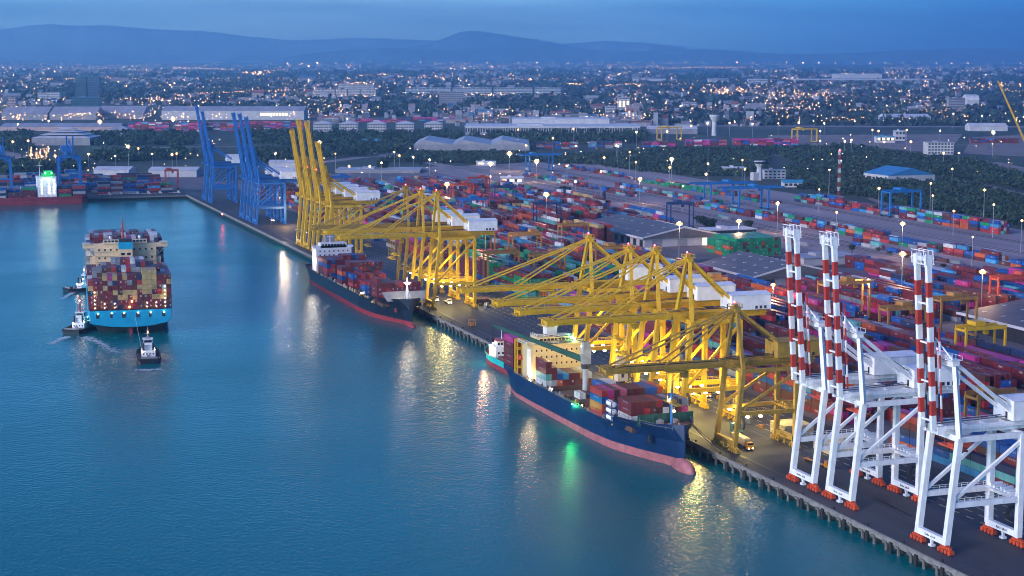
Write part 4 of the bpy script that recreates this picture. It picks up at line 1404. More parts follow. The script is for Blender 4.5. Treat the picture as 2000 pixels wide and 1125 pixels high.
# yards behind the far left quay, long sides towards us
for y0 in (1828, 1856, 1886, 1918, 1952, 1990):
    x = 262
    while x > -330:
        n_ = ry.randint(2, 5)
        hh = ry.randint(3, 5) if y0 < 1900 else ry.randint(4, 6)
        stack((x, y0, QZ + .06), R(90), 5, n_, lambda r, b_: max(0, hh - ry.choice((0, 0, 1, 1, 2))), 12.2, lambda r, b_, k: pick(PAL_LEFT, ry), None, gy=13)
        x -= n_ * 13 + ry.choice((2, 3, 4, 12))

def pxstack(xl, xr, yb, tiers, rows, pal, seed=1):
    r_ = random.Random(seed)
    a, b = P(xl, yb), P(xr, yb)
    n_ = max(1, int((b - a).length / 13))
    stack((b.x, b.y, QZ + .06), R(90) - yaw, rows, n_, lambda r, b_: max(0, tiers - r_.choice((0, 0, 0, 1, 1, 2))), 12.2, lambda r, b_, k: pick(pal, r_), None, gy=13)
for k, a in enumerate(((245, 330, 255, 6, 9, PAL_PINK), (332, 395, 257, 7, 8, PAL_PINK), (397, 470, 256, 6, 9, PAL_PINK), (472, 606, 253, 6, 9, PAL_PINK), (95, 235, 249, 3, 6, PAL_PINK),
                       (1045, 1130, 291, 4, 6, PAL_LEFT), (1135, 1215, 290, 4, 6, PAL_LEFT), (1240, 1320, 287, 3, 6, PAL_PINK), (1325, 1420, 286, 4, 8, PAL_PINK), (1425, 1560, 284, 4, 8, PAL_PINK),
                       (690, 800, 239, 3, 8, PAL_PINK), (800, 900, 236, 3, 8, PAL_PINK), (905, 1000, 238, 3, 8, {'green': 30, 'dark red': 30, 'red': 20}), (1950, 2000, 236, 3, 6, PAL_SHIP),
                       (1895, 1990, 280, 3, 5, PAL_SHIP))):
    pxstack(*a, seed=k)

# ------------------------------------------------------------------ yard gantries
def rtg(label, xl, yl, span, h, m, cat='gantry crane', leg=.9, cant=0, group='rubber tyred yard gantries', gauge=8, px=True, rz=0.):
    p = P(xl, yl) if px else Vector((xl, yl, QZ))
    t = thing('yard_gantry', label, cat, (p.x, p.y, QZ + .06), rz, group)
    for x in (0, span):
        for y in (0, gauge):
            MB().beam((x, y, 1.6), (x, y, h), leg, leg).build('leg', m, t)
            b = MB()
            for k in (-1, 1):
                b.tube((x - .35, y + k * 1.1, .75), (x + .35, y + k * 1.1, .75), .75, n=10)
            b.box(x - .5, x + .5, y - 1.9, y + 1.9, 1.1, 1.8)
            b.build('wheel_set', rubber, t)
        b = MB().beam((x, 0, 2.2), (x, gauge, 2.2), .8, 1.).beam((x, 0, h), (x, gauge, h), .9, 1.)
        b.build('sill_beam', m, t)
    for y in (.3, gauge - .3):
        MB().beam((-cant - .5, y, h + .9), (span + cant + .5, y, h + .9), 1., 1.7).build('girder', m, t)
    tx = span * rnd.uniform(.2, .8)
    b = MB().box(tx - 2.6, tx + 2.6, .6, gauge - .6, h + 1.8, h + 3.8)
    b.box(tx + 2.7, tx + 4.6, 1.2, 3, h - 2.2, h + .1)
    b.build('trolley', m, t)
    z = h * rnd.uniform(.55, .85)
    b = MB().box(tx - 1.2, tx + 1.2, gauge / 2 - 5, gauge / 2 + 5, z - .4, z)
    for k in (-1, 1):
        b.beam((tx, gauge / 2 + k * 1.6, z), (tx, gauge / 2 + k * 1.6, h + 1.8), .14)
    b.build('spreader', darkst, t)
    MB().box(-1.1, -.5, 1.5, gauge - 1.5, 2.8, 5).build('engine_house', greyst, t)
    b = MB()
    rail(b, [(-.4, -.5), (span + .4, -.5)], h + 1.75, 1.1, 3)
    b.build('handrail', m, t)
    return t
sp = 23.2
for lab, X, Y, sp_, h, m, cant in (
        ('orange yard gantry in front of the grey shed roof behind the white machinery houses', 459, 812, 27, 19, ochre, 0),
        ('thin ochre yard gantry before the shed with lit front', 408, 990, 22.5, 23, ochre, 0),
        ('brown yard gantry with ochre legs, left of thin ochre gantry', 384, 1085, 22.5, 23, ochre, 0),
        ('ochre yard gantry over green containers, nearest the quay', 359.5, 985, 22.5, 21, ochre, 0),
        ('ochre yard gantry over the green and orange stacks behind the navy ship', 359.5, 1120, 22.5, 21, ochre, 0),
        ('bright yellow yard gantry between striped booms at the right', 433, 655, 24, 15, yellow, 0),
        ('tan yard gantry at right photo edge beyond the nearest white crane', 432.5, 566, 22.6, 17, ochre, 0),
        ('red yard gantry in front of dark shed at right edge', 560, 802, 30, 18, redst, 0),
        ('dull tan gantry right of the middle striped boom', 433, 720, 22.6, 17, ochre, 0),
        ('navy blue yard gantry left of the big grey gabled shed', 482, 1330, 22.6, 21, navyst, 0),
        ('dark blue yard gantry beyond the dark cypress tree', 507, 1500, 22.6, 22, navyst, 0),
        ('dark blue yard gantry beside the tan container column', 583, 1300, 22.6, 20, navyst, 0),
        ('blue yard gantry behind the apex of the navy ship crane', 433, 1395, 22.6, 20, bluest, 0),
        ('red yard gantry beyond the brightest floodlight', 531, 1640, 22.6, 20, redst, 0),
        ('blue yard gantry among far red and white stacks', 359.5, 1560, 22.6, 20, bluest, 0),
        ('red yard gantry among the far stacks behind raised yellow booms', 384, 1690, 22.6, 20, redst, 0),
        ('dark red gantry with white boxes left of the round tree', 482, 1560, 22.6, 20, redst, 0),
        ('ochre gantry over the green stacks just behind the first lowered yellow boom', 336, 1010, 20, 20, ochre, 0),
        ('ochre gantry second from the quay behind the navy ship cranes', 357, 1200, 20, 20, ochre, 0),
        ('brown gantry between the navy ship cranes and the grey gabled shed', 441, 1160, 20, 20, ochre, 0),
        ('ochre gantry close behind the yellow cranes of the blue ship', 357, 800, 20, 20, ochre, 0),
        ('ochre gantry behind the white machinery houses, nearest the quay', 336, 720, 20, 20, ochre, 0),
        ('brown gantry over maroon stacks left of the farthest striped boom', 400, 850, 20, 20, ochre, 0),
        ('blue gantry far back between raised yellow booms and the pale platform', 400, 1700, 20, 20, bluest, 0),
        ('red gantry far back beside the big round tree', 336, 1730, 20, 20, redst, 0),
        ('dark blue gantry among red and white stacks above the navy ship cranes', 379, 1430, 20, 20, navyst, 0),
        ('orange gantry over maroon stacks between the two left striped booms', 484, 740, 20, 20, ochre, 0),
        ('tan gantry over magenta stacks behind the nearest white crane', 357, 520, 20, 20, ochre, 0)):
    if sp_ < 26:                                   # stand astride one block of stacks
        X, sp_ = min(STRIPS, key=lambda q: abs(q - X - 2)) - 2.6, 20.4
    rtg(lab, X, Y, sp_, max(h, 20.5), m, cant=cant, px=False)
for lab, X, Y, cant in (('blue rail gantry with long cantilevers, standing left of the pair', 722, 1440, 16), ('blue rail gantry with long cantilevers, right one of the pair', 722, 1500, 16),
                        ('tall blue rail gantry at the edge of the dark wood on the right', 817, 1335, 0), ('far blue rail gantry beside the earth bank', 722, 2010, 12)):
    rtg(lab, X, Y, 30 if cant else 31, 20 if cant else 22, gantryblue, leg=1.5, cant=cant, group='blue rail gantries', gauge=14, px=False)
for lab, x, y in (('small yellow gantry over the distant pink containers', 1292, 277), ('small yellow gantry beyond the dark wood by the blue roofed depot', 1557, 280)):
    rtg(lab, x, y, 36, 22, yellow, leg=1.6, group='distant yellow gantries', gauge=18)
rtg('red yard gantry in the yard behind the far left quay', 325, 372, 13, 20, redst, group='gantries behind the left quay')
for lab, x0 in (('blue quay crane at the far left quay behind the moored ship', 113), ('blue quay crane cut by the left edge of the photo', -24)):
    p = P(x0, 383)
    t = thing('quay_crane', lab, 'crane', (p.x, 1800, QZ), 0, 'blue cranes on the far left quay')
    for x in (0, 22):
        for y in (0, 18):
            MB().beam((x, y, 0), (x + (1 if x else -1) * -1., y, 42), 2.6 if y == 0 else 1.6, 2).build('leg', bluest, t)
    MB().beam((0, 0, 20), (22, 0, 20), 1.4, 1.6).build('portal_beam', bluest, t)
    b = MB()
    for k in range(4):
        b.beam((1, 0, 34), (6 + k * 3, 0, 47), .8).beam((21, 0, 34), (16 - k * 3, 0, 47), .8)
    b.beam((0, 0, 41), (22, 0, 41), 1.6, 2)
    for x in (8, 14):
        b.beam((x, -4, 44), (x, 30, 44), 1.4, 2.).beam((x, -4, 44), (x, -9, 82 - 20), 1.3, 1.6)
    b.build('girder', bluest, t)
    b = MB()
    for x in (7, 15):
        b.beam((x, 0, 42), (11, 4, 58), .9)
    b.build('apex_frame', bluest, t)
    MB().box(5, 17, 20, 30, 45, 51).build('machinery_house', bluest, t)

# ------------------------------------------------------------------ buildings
wallw = mat('pale_wall', (.52, .51, .53), .7, var=.15, scale=.1)
wallg = mat('grey_wall', (.28, .28, .31), .8, var=.2, scale=.1)
wallp = mat('pink_wall', (.50, .34, .33), .7, var=.15, scale=.1)
roofg = mat('grey_sheet_roof', (.115, .11, .13), .6, var=.3, scale=.12, stretch=(1, .2, 1), rust=.2)
roofl = mat('light_sheet_roof', (.36, .34, .38), .5, var=.2, scale=.08, stretch=(1, .2, 1))
roofw = mat('white_sheet_roof', (.62, .60, .62), .5, var=.15, scale=.08)
roofb = mat('blue_sheet_roof', (.04, .20, .42), .5, var=.2, scale=.1)
roofc = mat('cyan_sheet_roof', (.05, .30, .46), .5, var=.2, scale=.1)
roofd = mat('dark_sheet_roof', (.085, .085, .105), .6, var=.3, scale=.15)
skylt = mat('skylight_panel', (.5, .52, .56), .4)

def bld(name, label, cat, xl, xr, yb, h, dep, wall, roof, style='flat', storeys=0, skew=None, group=None, lit=0, rise=None):
    a, b_ = P(xl, yb), P(xr, yb)
    if skew is None:
        rz = -yaw
        wd = (b_ - a).length
    else:
        rz, wd = skew
    t = thing(name, label, cat, (a.x, a.y, QZ), rz, group)
    wl = MB().box(0, wd, 0, dep, 0, h).build('wall', wall, t)
    e = .6
    rise = rise if rise is not None else min(wd, dep) * .14
    r = MB()
    if style == 'flat':
        r.box(-e, wd + e, -e, dep + e, h, h + .7)
        r.box(wd * .3, wd * .45, dep * .3, dep * .7, h + .7, h + 2.6)
    elif style == 'gable':        # ridge along the width
        r.quads([(-e, -e, h), (wd + e, -e, h), (wd + e, dep + e, h), (-e, dep + e, h), (-e, dep / 2, h + rise), (wd + e, dep / 2, h + rise)],
                [(0, 1, 5, 4), (2, 3, 4, 5), (0, 4, 3), (1, 2, 5), (3, 2, 1, 0)])
    elif style == 'gableY':       # ridge along the depth
        r.quads([(-e, -e, h), (wd + e, -e, h), (wd + e, dep + e, h), (-e, dep + e, h), (wd / 2, -e, h + rise), (wd / 2, dep + e, h + rise)],
                [(0, 4, 5, 3), (1, 2, 5, 4), (0, 1, 4), (2, 3, 5), (3, 2, 1, 0)])
    elif style == 'hip':
        q = min(wd, dep) / 2
        r.quads([(-e, -e, h), (wd + e, -e, h), (wd + e, dep + e, h), (-e, dep + e, h), (q, dep / 2, h + rise), (wd - q, dep / 2, h + rise)] if wd >= dep else
                [(-e, -e, h), (wd + e, -e, h), (wd + e, dep + e, h), (-e, dep + e, h), (wd / 2, q, h + rise), (wd / 2, dep - q, h + rise)],
                [(0, 1, 5, 4), (2, 3, 4, 5), (0, 4, 3), (1, 2, 5), (3, 2, 1, 0)] if wd >= dep else [(0, 1, 4), (1, 2, 5, 4), (2, 3, 5), (3, 0, 4, 5), (3, 2, 1, 0)])
    elif style == 'vault':
        n = 8
        vs = []
        for i in range(n + 1):
            u = PI * i / n
            y, z = dep / 2 - (dep / 2 + e) * math.cos(u), h + rise * math.sin(u)
            vs += [(-e, y, z), (wd + e, y, z)]
        r.quads(vs, [(2 * i, 2 * i + 1, 2 * i + 3, 2 * i + 2) for i in range(n)] + [tuple(2 * i for i in range(n, -1, -1)), tuple(2 * i + 1 for i in range(n + 1))])
    elif style == 'saw':
        n = max(3, int(wd / 45))
        for i in range(n):
            x0, x1 = wd * i / n, wd * (i + 1) / n
            r.quads([(x0, -e, h), (x1, -e, h), (x1, dep + e, h), (x0, dep + e, h), (x0 + .28 * (x1 - x0), -e, h + rise), (x0 + .28 * (x1 - x0), dep + e, h + rise)],
                    [(0, 4, 5, 3), (1, 2, 5, 4), (0, 1, 4), (2, 3, 5), (3, 2, 1, 0)])
    elif style == 'tier':
        for k in range(4):
            f_ = .11 * k
            r.quads([(wd * f_ - e, dep * f_ - e, h + k * 4.2), (wd * (1 - f_) + e, dep * f_ - e, h + k * 4.2), (wd * (1 - f_) + e, dep * (1 - f_) + e, h + k * 4.2), (wd * f_ - e, dep * (1 - f_) + e, h + k * 4.2),
                     (wd * (f_ + .1), dep * (f_ + .1), h + k * 4.2 + 2.2), (wd * (.9 - f_), dep * (f_ + .1), h + k * 4.2 + 2.2), (wd * (.9 - f_), dep * (.9 - f_), h + k * 4.2 + 2.2), (wd * (f_ + .1), dep * (.9 - f_), h + k * 4.2 + 2.2)],
                    [(0, 1, 5, 4), (1, 2, 6, 5), (2, 3, 7, 6), (3, 0, 4, 7), (4, 5, 6, 7), (3, 2, 1, 0)])
    ro = r.build('roof', roof, t)
    for k in range(storeys):
        z = h * (k + .35) / storeys
        n = max(2, int(wd / 4.5))
        w_ = MB()
        for i in range(n):
            x = wd * (i + .5) / n
            w_.box(x - wd / n * .32, x + wd / n * .32, -.08, -.02, z, z + h / storeys * .5)
        w_.build('window_row', glassm, wl)
    if lit:
        for k in range(lit):
            x = wd * (k + .5) / lit
            MB().box(x - wd / lit * .28, x + wd / lit * .28, -.25, -.12, h * .45, h * .8).build('lit_opening', winlit, wl)
    return t, wd

def skylights(t, wd, dep, h, rise, nx, ny):
    r_ = t.children[-1] if t.children[-1].name.startswith('roof') else [c for c in t.children if c.name.startswith('roof')][0]
    for i in range(nx):
        for j in range(ny):
            x, y = wd * (i + .5 + .25 * (j % 2)) / nx, dep * (j + .6) / ny
            f_ = 1 - abs(x - wd / 2) / (wd / 2)
            z = h + rise * f_ + .12
            MB().box(x - 1.2, x + 1.2, y - .7, y + .7, z - .3, z + .1).build('skylight', skylt, r_)

# sheds among the yards, gable ridges running with the quay
def shed_xy(label, x0, y0, wd, dep, h, rise, wall, roof, nx=0, ny=0, lit=0):
    q = Vector((x0, y0, QZ)) - CAM
    t = thing('transit_shed', label, 'shed', (x0, y0, QZ), 0)
    wl = MB().box(0, wd, 0, dep, 0, h).build('wall', wall, t)
    r = MB()
    e = 2.5
    r.quads([(-e, -e, h - .3), (wd + e, -e, h - .3), (wd + e, dep + e, h - .3), (-e, dep + e, h - .3), (wd / 2, -e, h + rise), (wd / 2, dep + e, h + rise)],
            [(0, 4, 5, 3), (1, 2, 5, 4), (0, 1, 4), (2, 3, 5), (3, 2, 1, 0)])
    ro = r.build('roof', roof, t)
    for x in (-e, wd + e):
        MB().box(x - .3, x + .3, -e, dep + e, h - 1.2, h + .2).build('gutter', roofw, ro)
    b = MB()
    for s_ in (0, 1):
        p_, q_ = Vector((-e if s_ == 0 else wd + e, -e - .1, h)), Vector((wd / 2, -e - .1, h + rise + .3))
        b.beam(p_, q_, .4, 1.1)
    b.build('verge', roofw, ro)
    for i in range(nx):
        for j in range(ny):
            x, y = wd * (i + .5) / nx, dep * (j + .5 + .3 * (i % 2)) / ny
            f_ = 1 - abs(x - wd / 2) / (wd / 2 + e)
            z = h - .3 + (rise + .3) * f_
            MB().box(x - 1.3, x + 1.3, y - .6, y + .6, z - .2, z + .22).build('skylight', skylt, ro)
    n = int(dep / 12)
    for k in range(n):
        y = dep * (k + .5) / n
        MB().box(-.12, -.03, y - 3, y + 3, .1, 5).build('door', darkst, wl)
    for k in range(3):
        x = wd * (k + .5) / 3
        MB().box(x - 4, x + 4, -.12, -.03, .1, 5.5).build('door', winlit if lit and k == 2 else wallg if lit else darkst, wl)
    return t
shed_xy('big dark grey gabled shed with white edges and skylights, at right photo edge', 518, 640, 92, 132, 9, 6, darkst, roofd, 6, 8)
shed_xy('grey gabled shed with sprinkled skylights left of the farthest striped boom', 488, 950, 56, 74, 7.5, 7, wallg, roofg, 6, 5)
shed_xy('big grey gabled shed with white verge and lit pale front beside the brightest orange lamp', 517, 1186, 62, 122, 7.5, 6.5, wallw, roofg, 4, 6, lit=1)
B = bld
QS = lambda wd: (0., wd)
B('shed', 'low pale cream flat roofed sheds behind the two left striped booms', 'shed', 1570, 1640, 520, 5, 26, wallw, roofl, 'flat', skew=QS(44))
B('canopy_building', 'low open canopy with white rim roof left of the green stack', 'canopy', 1388, 1456, 462, 4.5, 22, darkst, roofw, 'flat', skew=QS(40))
B('canopy_building', 'low open canopy with white rim roof right of the nearest striped boom', 'canopy', 1763, 1838, 548, 4.5, 26, darkst, roofw, 'flat', skew=QS(36))
B('office', 'low grey office with small windows beyond the dark shed at right edge', 'office', 1925, 1995, 585, 6, 20, wallw, roofd, 'flat', 2, skew=QS(40))
B('depot', 'blue roofed pale depot with gabled front in the dark wood', 'depot', 1735, 1826, 357, 8, 54, wallw, roofb, 'gableY', skew=(0, 60), rise=8)
B('control_building', 'white three storey control building behind the blue gantry pair', 'office', 1492, 1534, 350, 10, 16, wallw, roofl, 'flat', 3)
p = P(1483, 352)
t = thing('control_tower', 'white control tower with flared top beside the control building', 'tower', (p.x, p.y, QZ))
MB().tube((0, 0, 0), (0, 0, 15), 4.2, 3.2, 8).box(-9, 2, -3, 5, 0, 9).build('shaft', wallw, t)
MB().tube((0, 0, 15), (0, 0, 19), 3.4, 6.2, 8).tube((0, 0, 21.4), (0, 0, 22.2), 7, 7, 8).build('cab', wallw, t)
MB().tube((0, 0, 19), (0, 0, 21.4), 5.8, 5.8, 8).build('window_band', glassm, t)
B('house', 'small house with bright blue roof right of the control building', 'house', 1531, 1576, 366, 5, 20, wallw, roofc, 'gable', 1)
B('canopy_building', 'flat white canopy left of the control building', 'canopy', 1414, 1458, 338, 6, 22, wallg, roofw, 'flat')
B('office', 'white office block with four storeys at the far edge of the wood', 'office', 1812, 1862, 302, 17, 30, wallw, roofl, 'flat', 4)
B('office', 'blue roofed low building with lit front beyond the wood', 'office', 1712, 1748, 279, 10, 20, wallw, roofc, 'flat', 1, lit=4)
B('office', 'white low building beside the blue roofed one beyond the wood', 'office', 1749, 1768, 275, 16, 20, wallw, roofw, 'flat', 2)
B('warehouse', 'white gabled shed with dark front in open fields on the right', 'warehouse', 1728, 1818, 240, 12, 70, wallw, roofw, 'gable', rise=6)
B('warehouse', 'white long low roof behind bright floodlight near the crawler crane', 'warehouse', 1895, 1968, 256, 9, 40, wallw, roofw, 'gable')
B('hall', 'white hall with arched roof far right', 'hall', 1890, 1912, 213, 24, 60, wallw, roofw, 'vault', rise=14)
B('apartment_block', 'pale slab block beside the arched hall far right', 'apartment block', 1852, 1884, 222, 38, 20, wallg, roofl, 'flat', 6)
B('factory', 'very long low white factory under the horizon on the right', 'factory', 1552, 1825, 165, 26, 200, wallw, roofl, 'flat', 1)
B('factory', 'raised white hall on the very long factory under the horizon', 'factory', 1632, 1722, 160, 42, 120, wallw, roofw, 'flat')
B('factory', 'long pale factory roof under the horizon right of centre', 'factory', 1238, 1300, 164, 26, 90, wallw, roofl, 'flat')
B('factory', 'small white block under the horizon left of orange lit streets', 'factory', 1384, 1424, 166, 30, 60, wallw, roofl, 'flat', 2)
B('factory', 'white block under the horizon above the orange lit streets', 'factory', 1462, 1500, 167, 30, 60, wallw, roofl, 'flat', 2)
B('warehouse', 'long white gabled warehouse, leftmost of three in a row', 'warehouse', 3, 92, 234, 13, 90, wallg, roofl, 'gable', rise=15, group='three gabled warehouses')
B('warehouse', 'long white gabled warehouse, middle of three in a row', 'warehouse', 97, 187, 234, 13, 90, wallg, roofl, 'gable', rise=15, group='three gabled warehouses')
B('warehouse', 'long white gabled warehouse, rightmost of three in a row', 'warehouse', 190, 280, 232, 13, 90, wallg, roofl, 'gable', rise=15, group='three gabled warehouses')
t, wd = B('warehouse', 'huge pale warehouse with a row of lit openings behind the blue cranes', 'warehouse', 316, 594, 234, 20, 80, wallw, roofl, 'gable', rise=9)
for k in range(9):
    x = wd * (.70 + .022 * k)
    MB().box(x - 2.3, x + 2.3, -.3, -.1, 9, 15).build('lit_opening', winlit, t.children[0])
B('warehouse', 'flat grey lilac shed roof in front of the gabled warehouses', 'warehouse', 0, 232, 256, 8, 70, wallp, roofl, 'gable', rise=6)
B('terminal_building', 'terminal building with tiered white roof behind the far left quay', 'terminal', 62, 176, 284, 12, 75, wallg, roofw, 'tier')
B('pavilion', 'small pale pavilion with hipped roof left of the pink containers', 'pavilion', 203, 258, 262, 6, 50, wallw, roofl, 'hip', rise=9)
t, _ = B('hotel_tower', 'glass hotel tower with green lit crown, left under the horizon', 'tower', 148, 170, 208, 82, 24, mat('hotel_glass', (.03, .10, .18), .25, var=.7, scale=.12), roofc, 'flat', 12)
B('hotel_tower', 'second glass hotel tower with green lit crown, right of its twin', 'tower', 172, 195, 208, 82, 24, mat('hotel_glass_blue', (.04, .10, .22), .25, var=.7, scale=.12), roofc, 'flat', 12)
B('hotel', 'low blue glass base building in front of the twin hotel towers', 'hotel', 139, 195, 212, 30, 20, mat('hotel_base_glass', (.02, .10, .16), .3, var=.5, scale=.1), roofb, 'flat', 4)
B('apartment_block', 'pale apartment block left of the twin glass towers', 'apartment block', 74, 92, 200, 30, 20, wallw, roofg, 'flat', 6)
B('apartment_block', 'pale apartment block between its neighbour and the twin glass towers', 'apartment block', 93, 118, 200, 31, 20, wallw, roofg, 'flat', 6)
B('house', 'pink house with lit lamps at the far left above the gabled warehouses', 'house', 16, 32, 206, 24, 20, wallp, roofg, 'flat', 3)
for k, (a, b_) in enumerate(((611, 632), (634, 655), (657, 678), (680, 704), (706, 734))):
    B('apartment_block', f"white apartment block, {nth(k)} from left in the row above the yellow booms", 'apartment block', a, b_, 195, 34, 25, wallw, roofl, 'flat', 7, group='row of white apartment blocks')
B('apartment_block', 'white apartment block behind the row above the yellow booms', 'apartment block', 660, 730, 184, 36, 25, wallw, roofl, 'flat', 5)
for k, (a, b_) in enumerate(((792, 880), (884, 960), (964, 1040), (1044, 1096))):
    B('apartment_block', f"long pale blue block, {nth(k)} from left in the long row in the middle of town", 'apartment block', a, b_, 190, 32, 30, mat('pale_blue_wall', (.40, .47, .52), .7), roofl, 'flat', 4, group='row of long pale blue blocks')
B('apartment_block', 'grey white apartment block with many balconies left of the centre of town', 'apartment block', 858, 905, 209, 42, 22, wallg, roofl, 'flat', 8)
for k, x in enumerate((612, 663, 718, 773, 829)):
    B('office', f"white three storey office villa, {nth(k)} from left in the row among trees", 'office', x, x + 35, 257, 15, 35, wallw, roofw, 'hip', 3, group='row of white office villas', rise=5)
B('warehouse', 'large grey sawtooth roofed warehouse in the middle distance', 'warehouse', 808, 1034, 294, 9, 150, wallg, roofl, 'saw', rise=7)
t, _ = B('factory', 'long white factory with stepped roof beyond the sawtooth warehouse', 'factory', 908, 1250, 264, 15, 130, wallw, roofw, 'flat', 1)
B('factory', 'raised white middle part of the long factory', 'factory', 1000, 1190, 258, 24, 80, wallw, roofw, 'flat')
B('canopy_building', 'long sloping white canopy right of the long factory', 'canopy', 1266, 1362, 262, 9, 40, wallg, roofw, 'gable')
B('office', 'small bright blue roofed shed among the trees behind raised yellow booms', 'shed', 708, 744, 283, 6, 24, wallw, roofc, 'gable', 1)
B('apartment_block', 'pale tower block right of centre with lit windows', 'apartment block', 1207, 1230, 223, 40, 25, wallw, roofl, 'flat', 7, lit=3)
B('house', 'white house left of the pale tower block', 'house', 1183, 1200, 228, 24, 20, wallw, roofl, 'flat', 4)
B('apartment_block', 'white low apartment block right of the tower block', 'apartment block', 1333, 1360, 217, 22, 25, wallw, roofl, 'flat', 4)
B('house', 'red roofed long house in the middle of town', 'house', 1075, 1115, 228, 10, 20, wallp, mat('red_roof', (.38, .09, .08), .7), 'gable', 1)
B('shed', 'large white tent roofed shed behind the far left yard', 'shed', 183, 252, 345, 8, 42, wallw, roofw, 'gable', rise=3)
B('shed', 'longest white tent roofed shed behind the far left yard', 'shed', 290, 384, 346, 8, 42, wallw, roofw, 'gable', rise=3)
B('shed', 'white shed with pale side beside the near blue cranes', 'shed', 525, 582, 332, 9, 26, wallw, roofw, 'gable', rise=3)
B('open_ground_canopy', 'wide low pale platform roof in front of the big round tree', 'canopy', 655, 820, 338, 3, 60, wallg, roofl, 'flat')
B('ticket_hall', 'white brightly lit building among red and white stacks left of the brightest lamp', 'building', 978, 1022, 362, 8, 22, wallw, roofw, 'flat', 1, lit=3)
B('gate_house', 'small white gate building with bright floodlight beside the grey field', 'building', 930, 968, 324, 5, 16, wallw, roofw, 'flat', lit=2)
# water tower and red and white lattice mast
p = P(1395, 265)
t = thing('water_tower', 'white water tower shaped like a goblet, right of centre', 'water tower', (p.x, p.y, QZ))
MB().tube((0, 0, 0), (0, 0, 24), 5, 4, 16).build('shaft', wallw, t)
MB().tube((0, 0, 24), (0, 0, 35), 4, 9.5, 16).tube((0, 0, 35), (0, 0, 37), 9.5, 8.5, 16).build('tank', wallw, t)
p = P(1638, 382)
t = thing('radio_mast', 'red and white banded radio mast in the dark wood', 'mast', (p.x, p.y, QZ))
b = MB()
for k in range(10):
    z = k * 4.6
    for i, j in ((-1, -1), (1, -1), (1, 1), (-1, 1)):
        b.beam((i * .9, j * .9, z), (i * .9, j * .9, z + 4.6), .22, mi=k % 2)
    b.beam((-.9, -.9, z), (.9, -.9, z + 4.6), .16, mi=k % 2).beam((-.9, -.9, z), (-.9, .9, z + 4.6), .16, mi=k % 2)
b.build('lattice', [redp, white], t)
MB().ball((0, 0, 46.6), .6, .6, .6, 6, 4).build('mast_lamp', lampr, t)
p = P(2012, 304)
t = thing('crawler_crane', 'yellow lattice boom crane leaning left at the right edge', 'crane', (p.x, p.y, QZ), -yaw)
b = MB()
for i, j in ((-1.1, -1.1), (1.1, -1.1), (1.1, 1.1), (-1.1, 1.1)):
    b.beam((i, j, 3), (-50 + i * .4, j * .4, 106), .8)
for k in range(26):
    f_, g = k / 26, (k + 1) / 26
    s_ = 1 if k % 2 else -1
    b.beam((-50 * f_ + s_ * 1.1, -1.1, 3 + 103 * f_), (-50 * g - s_ * 1.1, -1.1, 3 + 103 * g), .35)
b.build('lattice_boom', yellow, t)
MB().box(-5, 6, -4, 4, 0, 4).build('body', yellow, t)

# ------------------------------------------------------------------ roads in the distance
def road(name, pts, w_, m, z=.12):
    b = MB()
    g = [P(x, y) for x, y in pts]
    vs = []
    for i, p in enumerate(g):
        d = (g[min(i + 1, len(g) - 1)] - g[max(i - 1, 0)]).normalized()
        n = Vector((-d.y, d.x, 0)) * w_ / 2
        vs += [(p.x + n.x, p.y + n.y, QZ + z), (p.x - n.x, p.y - n.y, QZ + z)]
    b.quads(vs, [(2 * i, 2 * i + 1, 2 * i + 3, 2 * i + 2) for i in range(len(g) - 1)])
    return kind(b.build(name, m), 'structure')
road('road', [(560, 322), (640, 316), (700, 308), (760, 305), (830, 316), (900, 330), (960, 338)], 22, road_m)
road('road', [(745, 297), (770, 304), (810, 312)], 40, road_m, .16)
road('road', [(0, 296), (40, 306), (70, 316), (95, 327)], 26, road_m)
road('road', [(180, 290), (380, 287), (600, 284)], 16, road_m)
road('road', [(1840, 350), (1920, 362), (2010, 384)], 16, dirt_m)
road('road', [(1500, 304), (1580, 303), (1660, 305)], 14, dirt_m)
road('road', [(1660, 372), (1700, 388), (1730, 400)], 8, dirt_m)
road('road', [(1925, 317), (1960, 325), (2010, 336)], 40, dirt_m)
road('road', [(1130, 306), (1160, 312), (1165, 320)], 18, dirt_m)
road('road', [(1180, 247), (1400, 246), (1700, 247), (2010, 248)], 60, road_m, .2)
def field(px, m, z=.1):
    b = MB()
    b.quads([(*P(x, y).xy, QZ + z) for x, y in px], [tuple(range(len(px)))])
    return kind(b.build('field', m), 'structure')
grassm = mat('grass_field', (.05, .085, .045), .95, var=.4, scale=.02)
field([(160, 298), (375, 294), (378, 284), (170, 285)], grassm)
field([(1010, 338), (1100, 330), (1060, 316), (930, 322), (860, 330), (880, 338)], road_m, .06)
field([(1640, 238), (1900, 240), (1880, 225), (1660, 226)], grassm)
field([(1880, 300), (2010, 306), (2010, 262), (1900, 268)], dirt_m, .05)
field([(1500, 280), (1720, 290), (1850, 300), (1880, 262), (1500, 264)], dirt_m, .05)

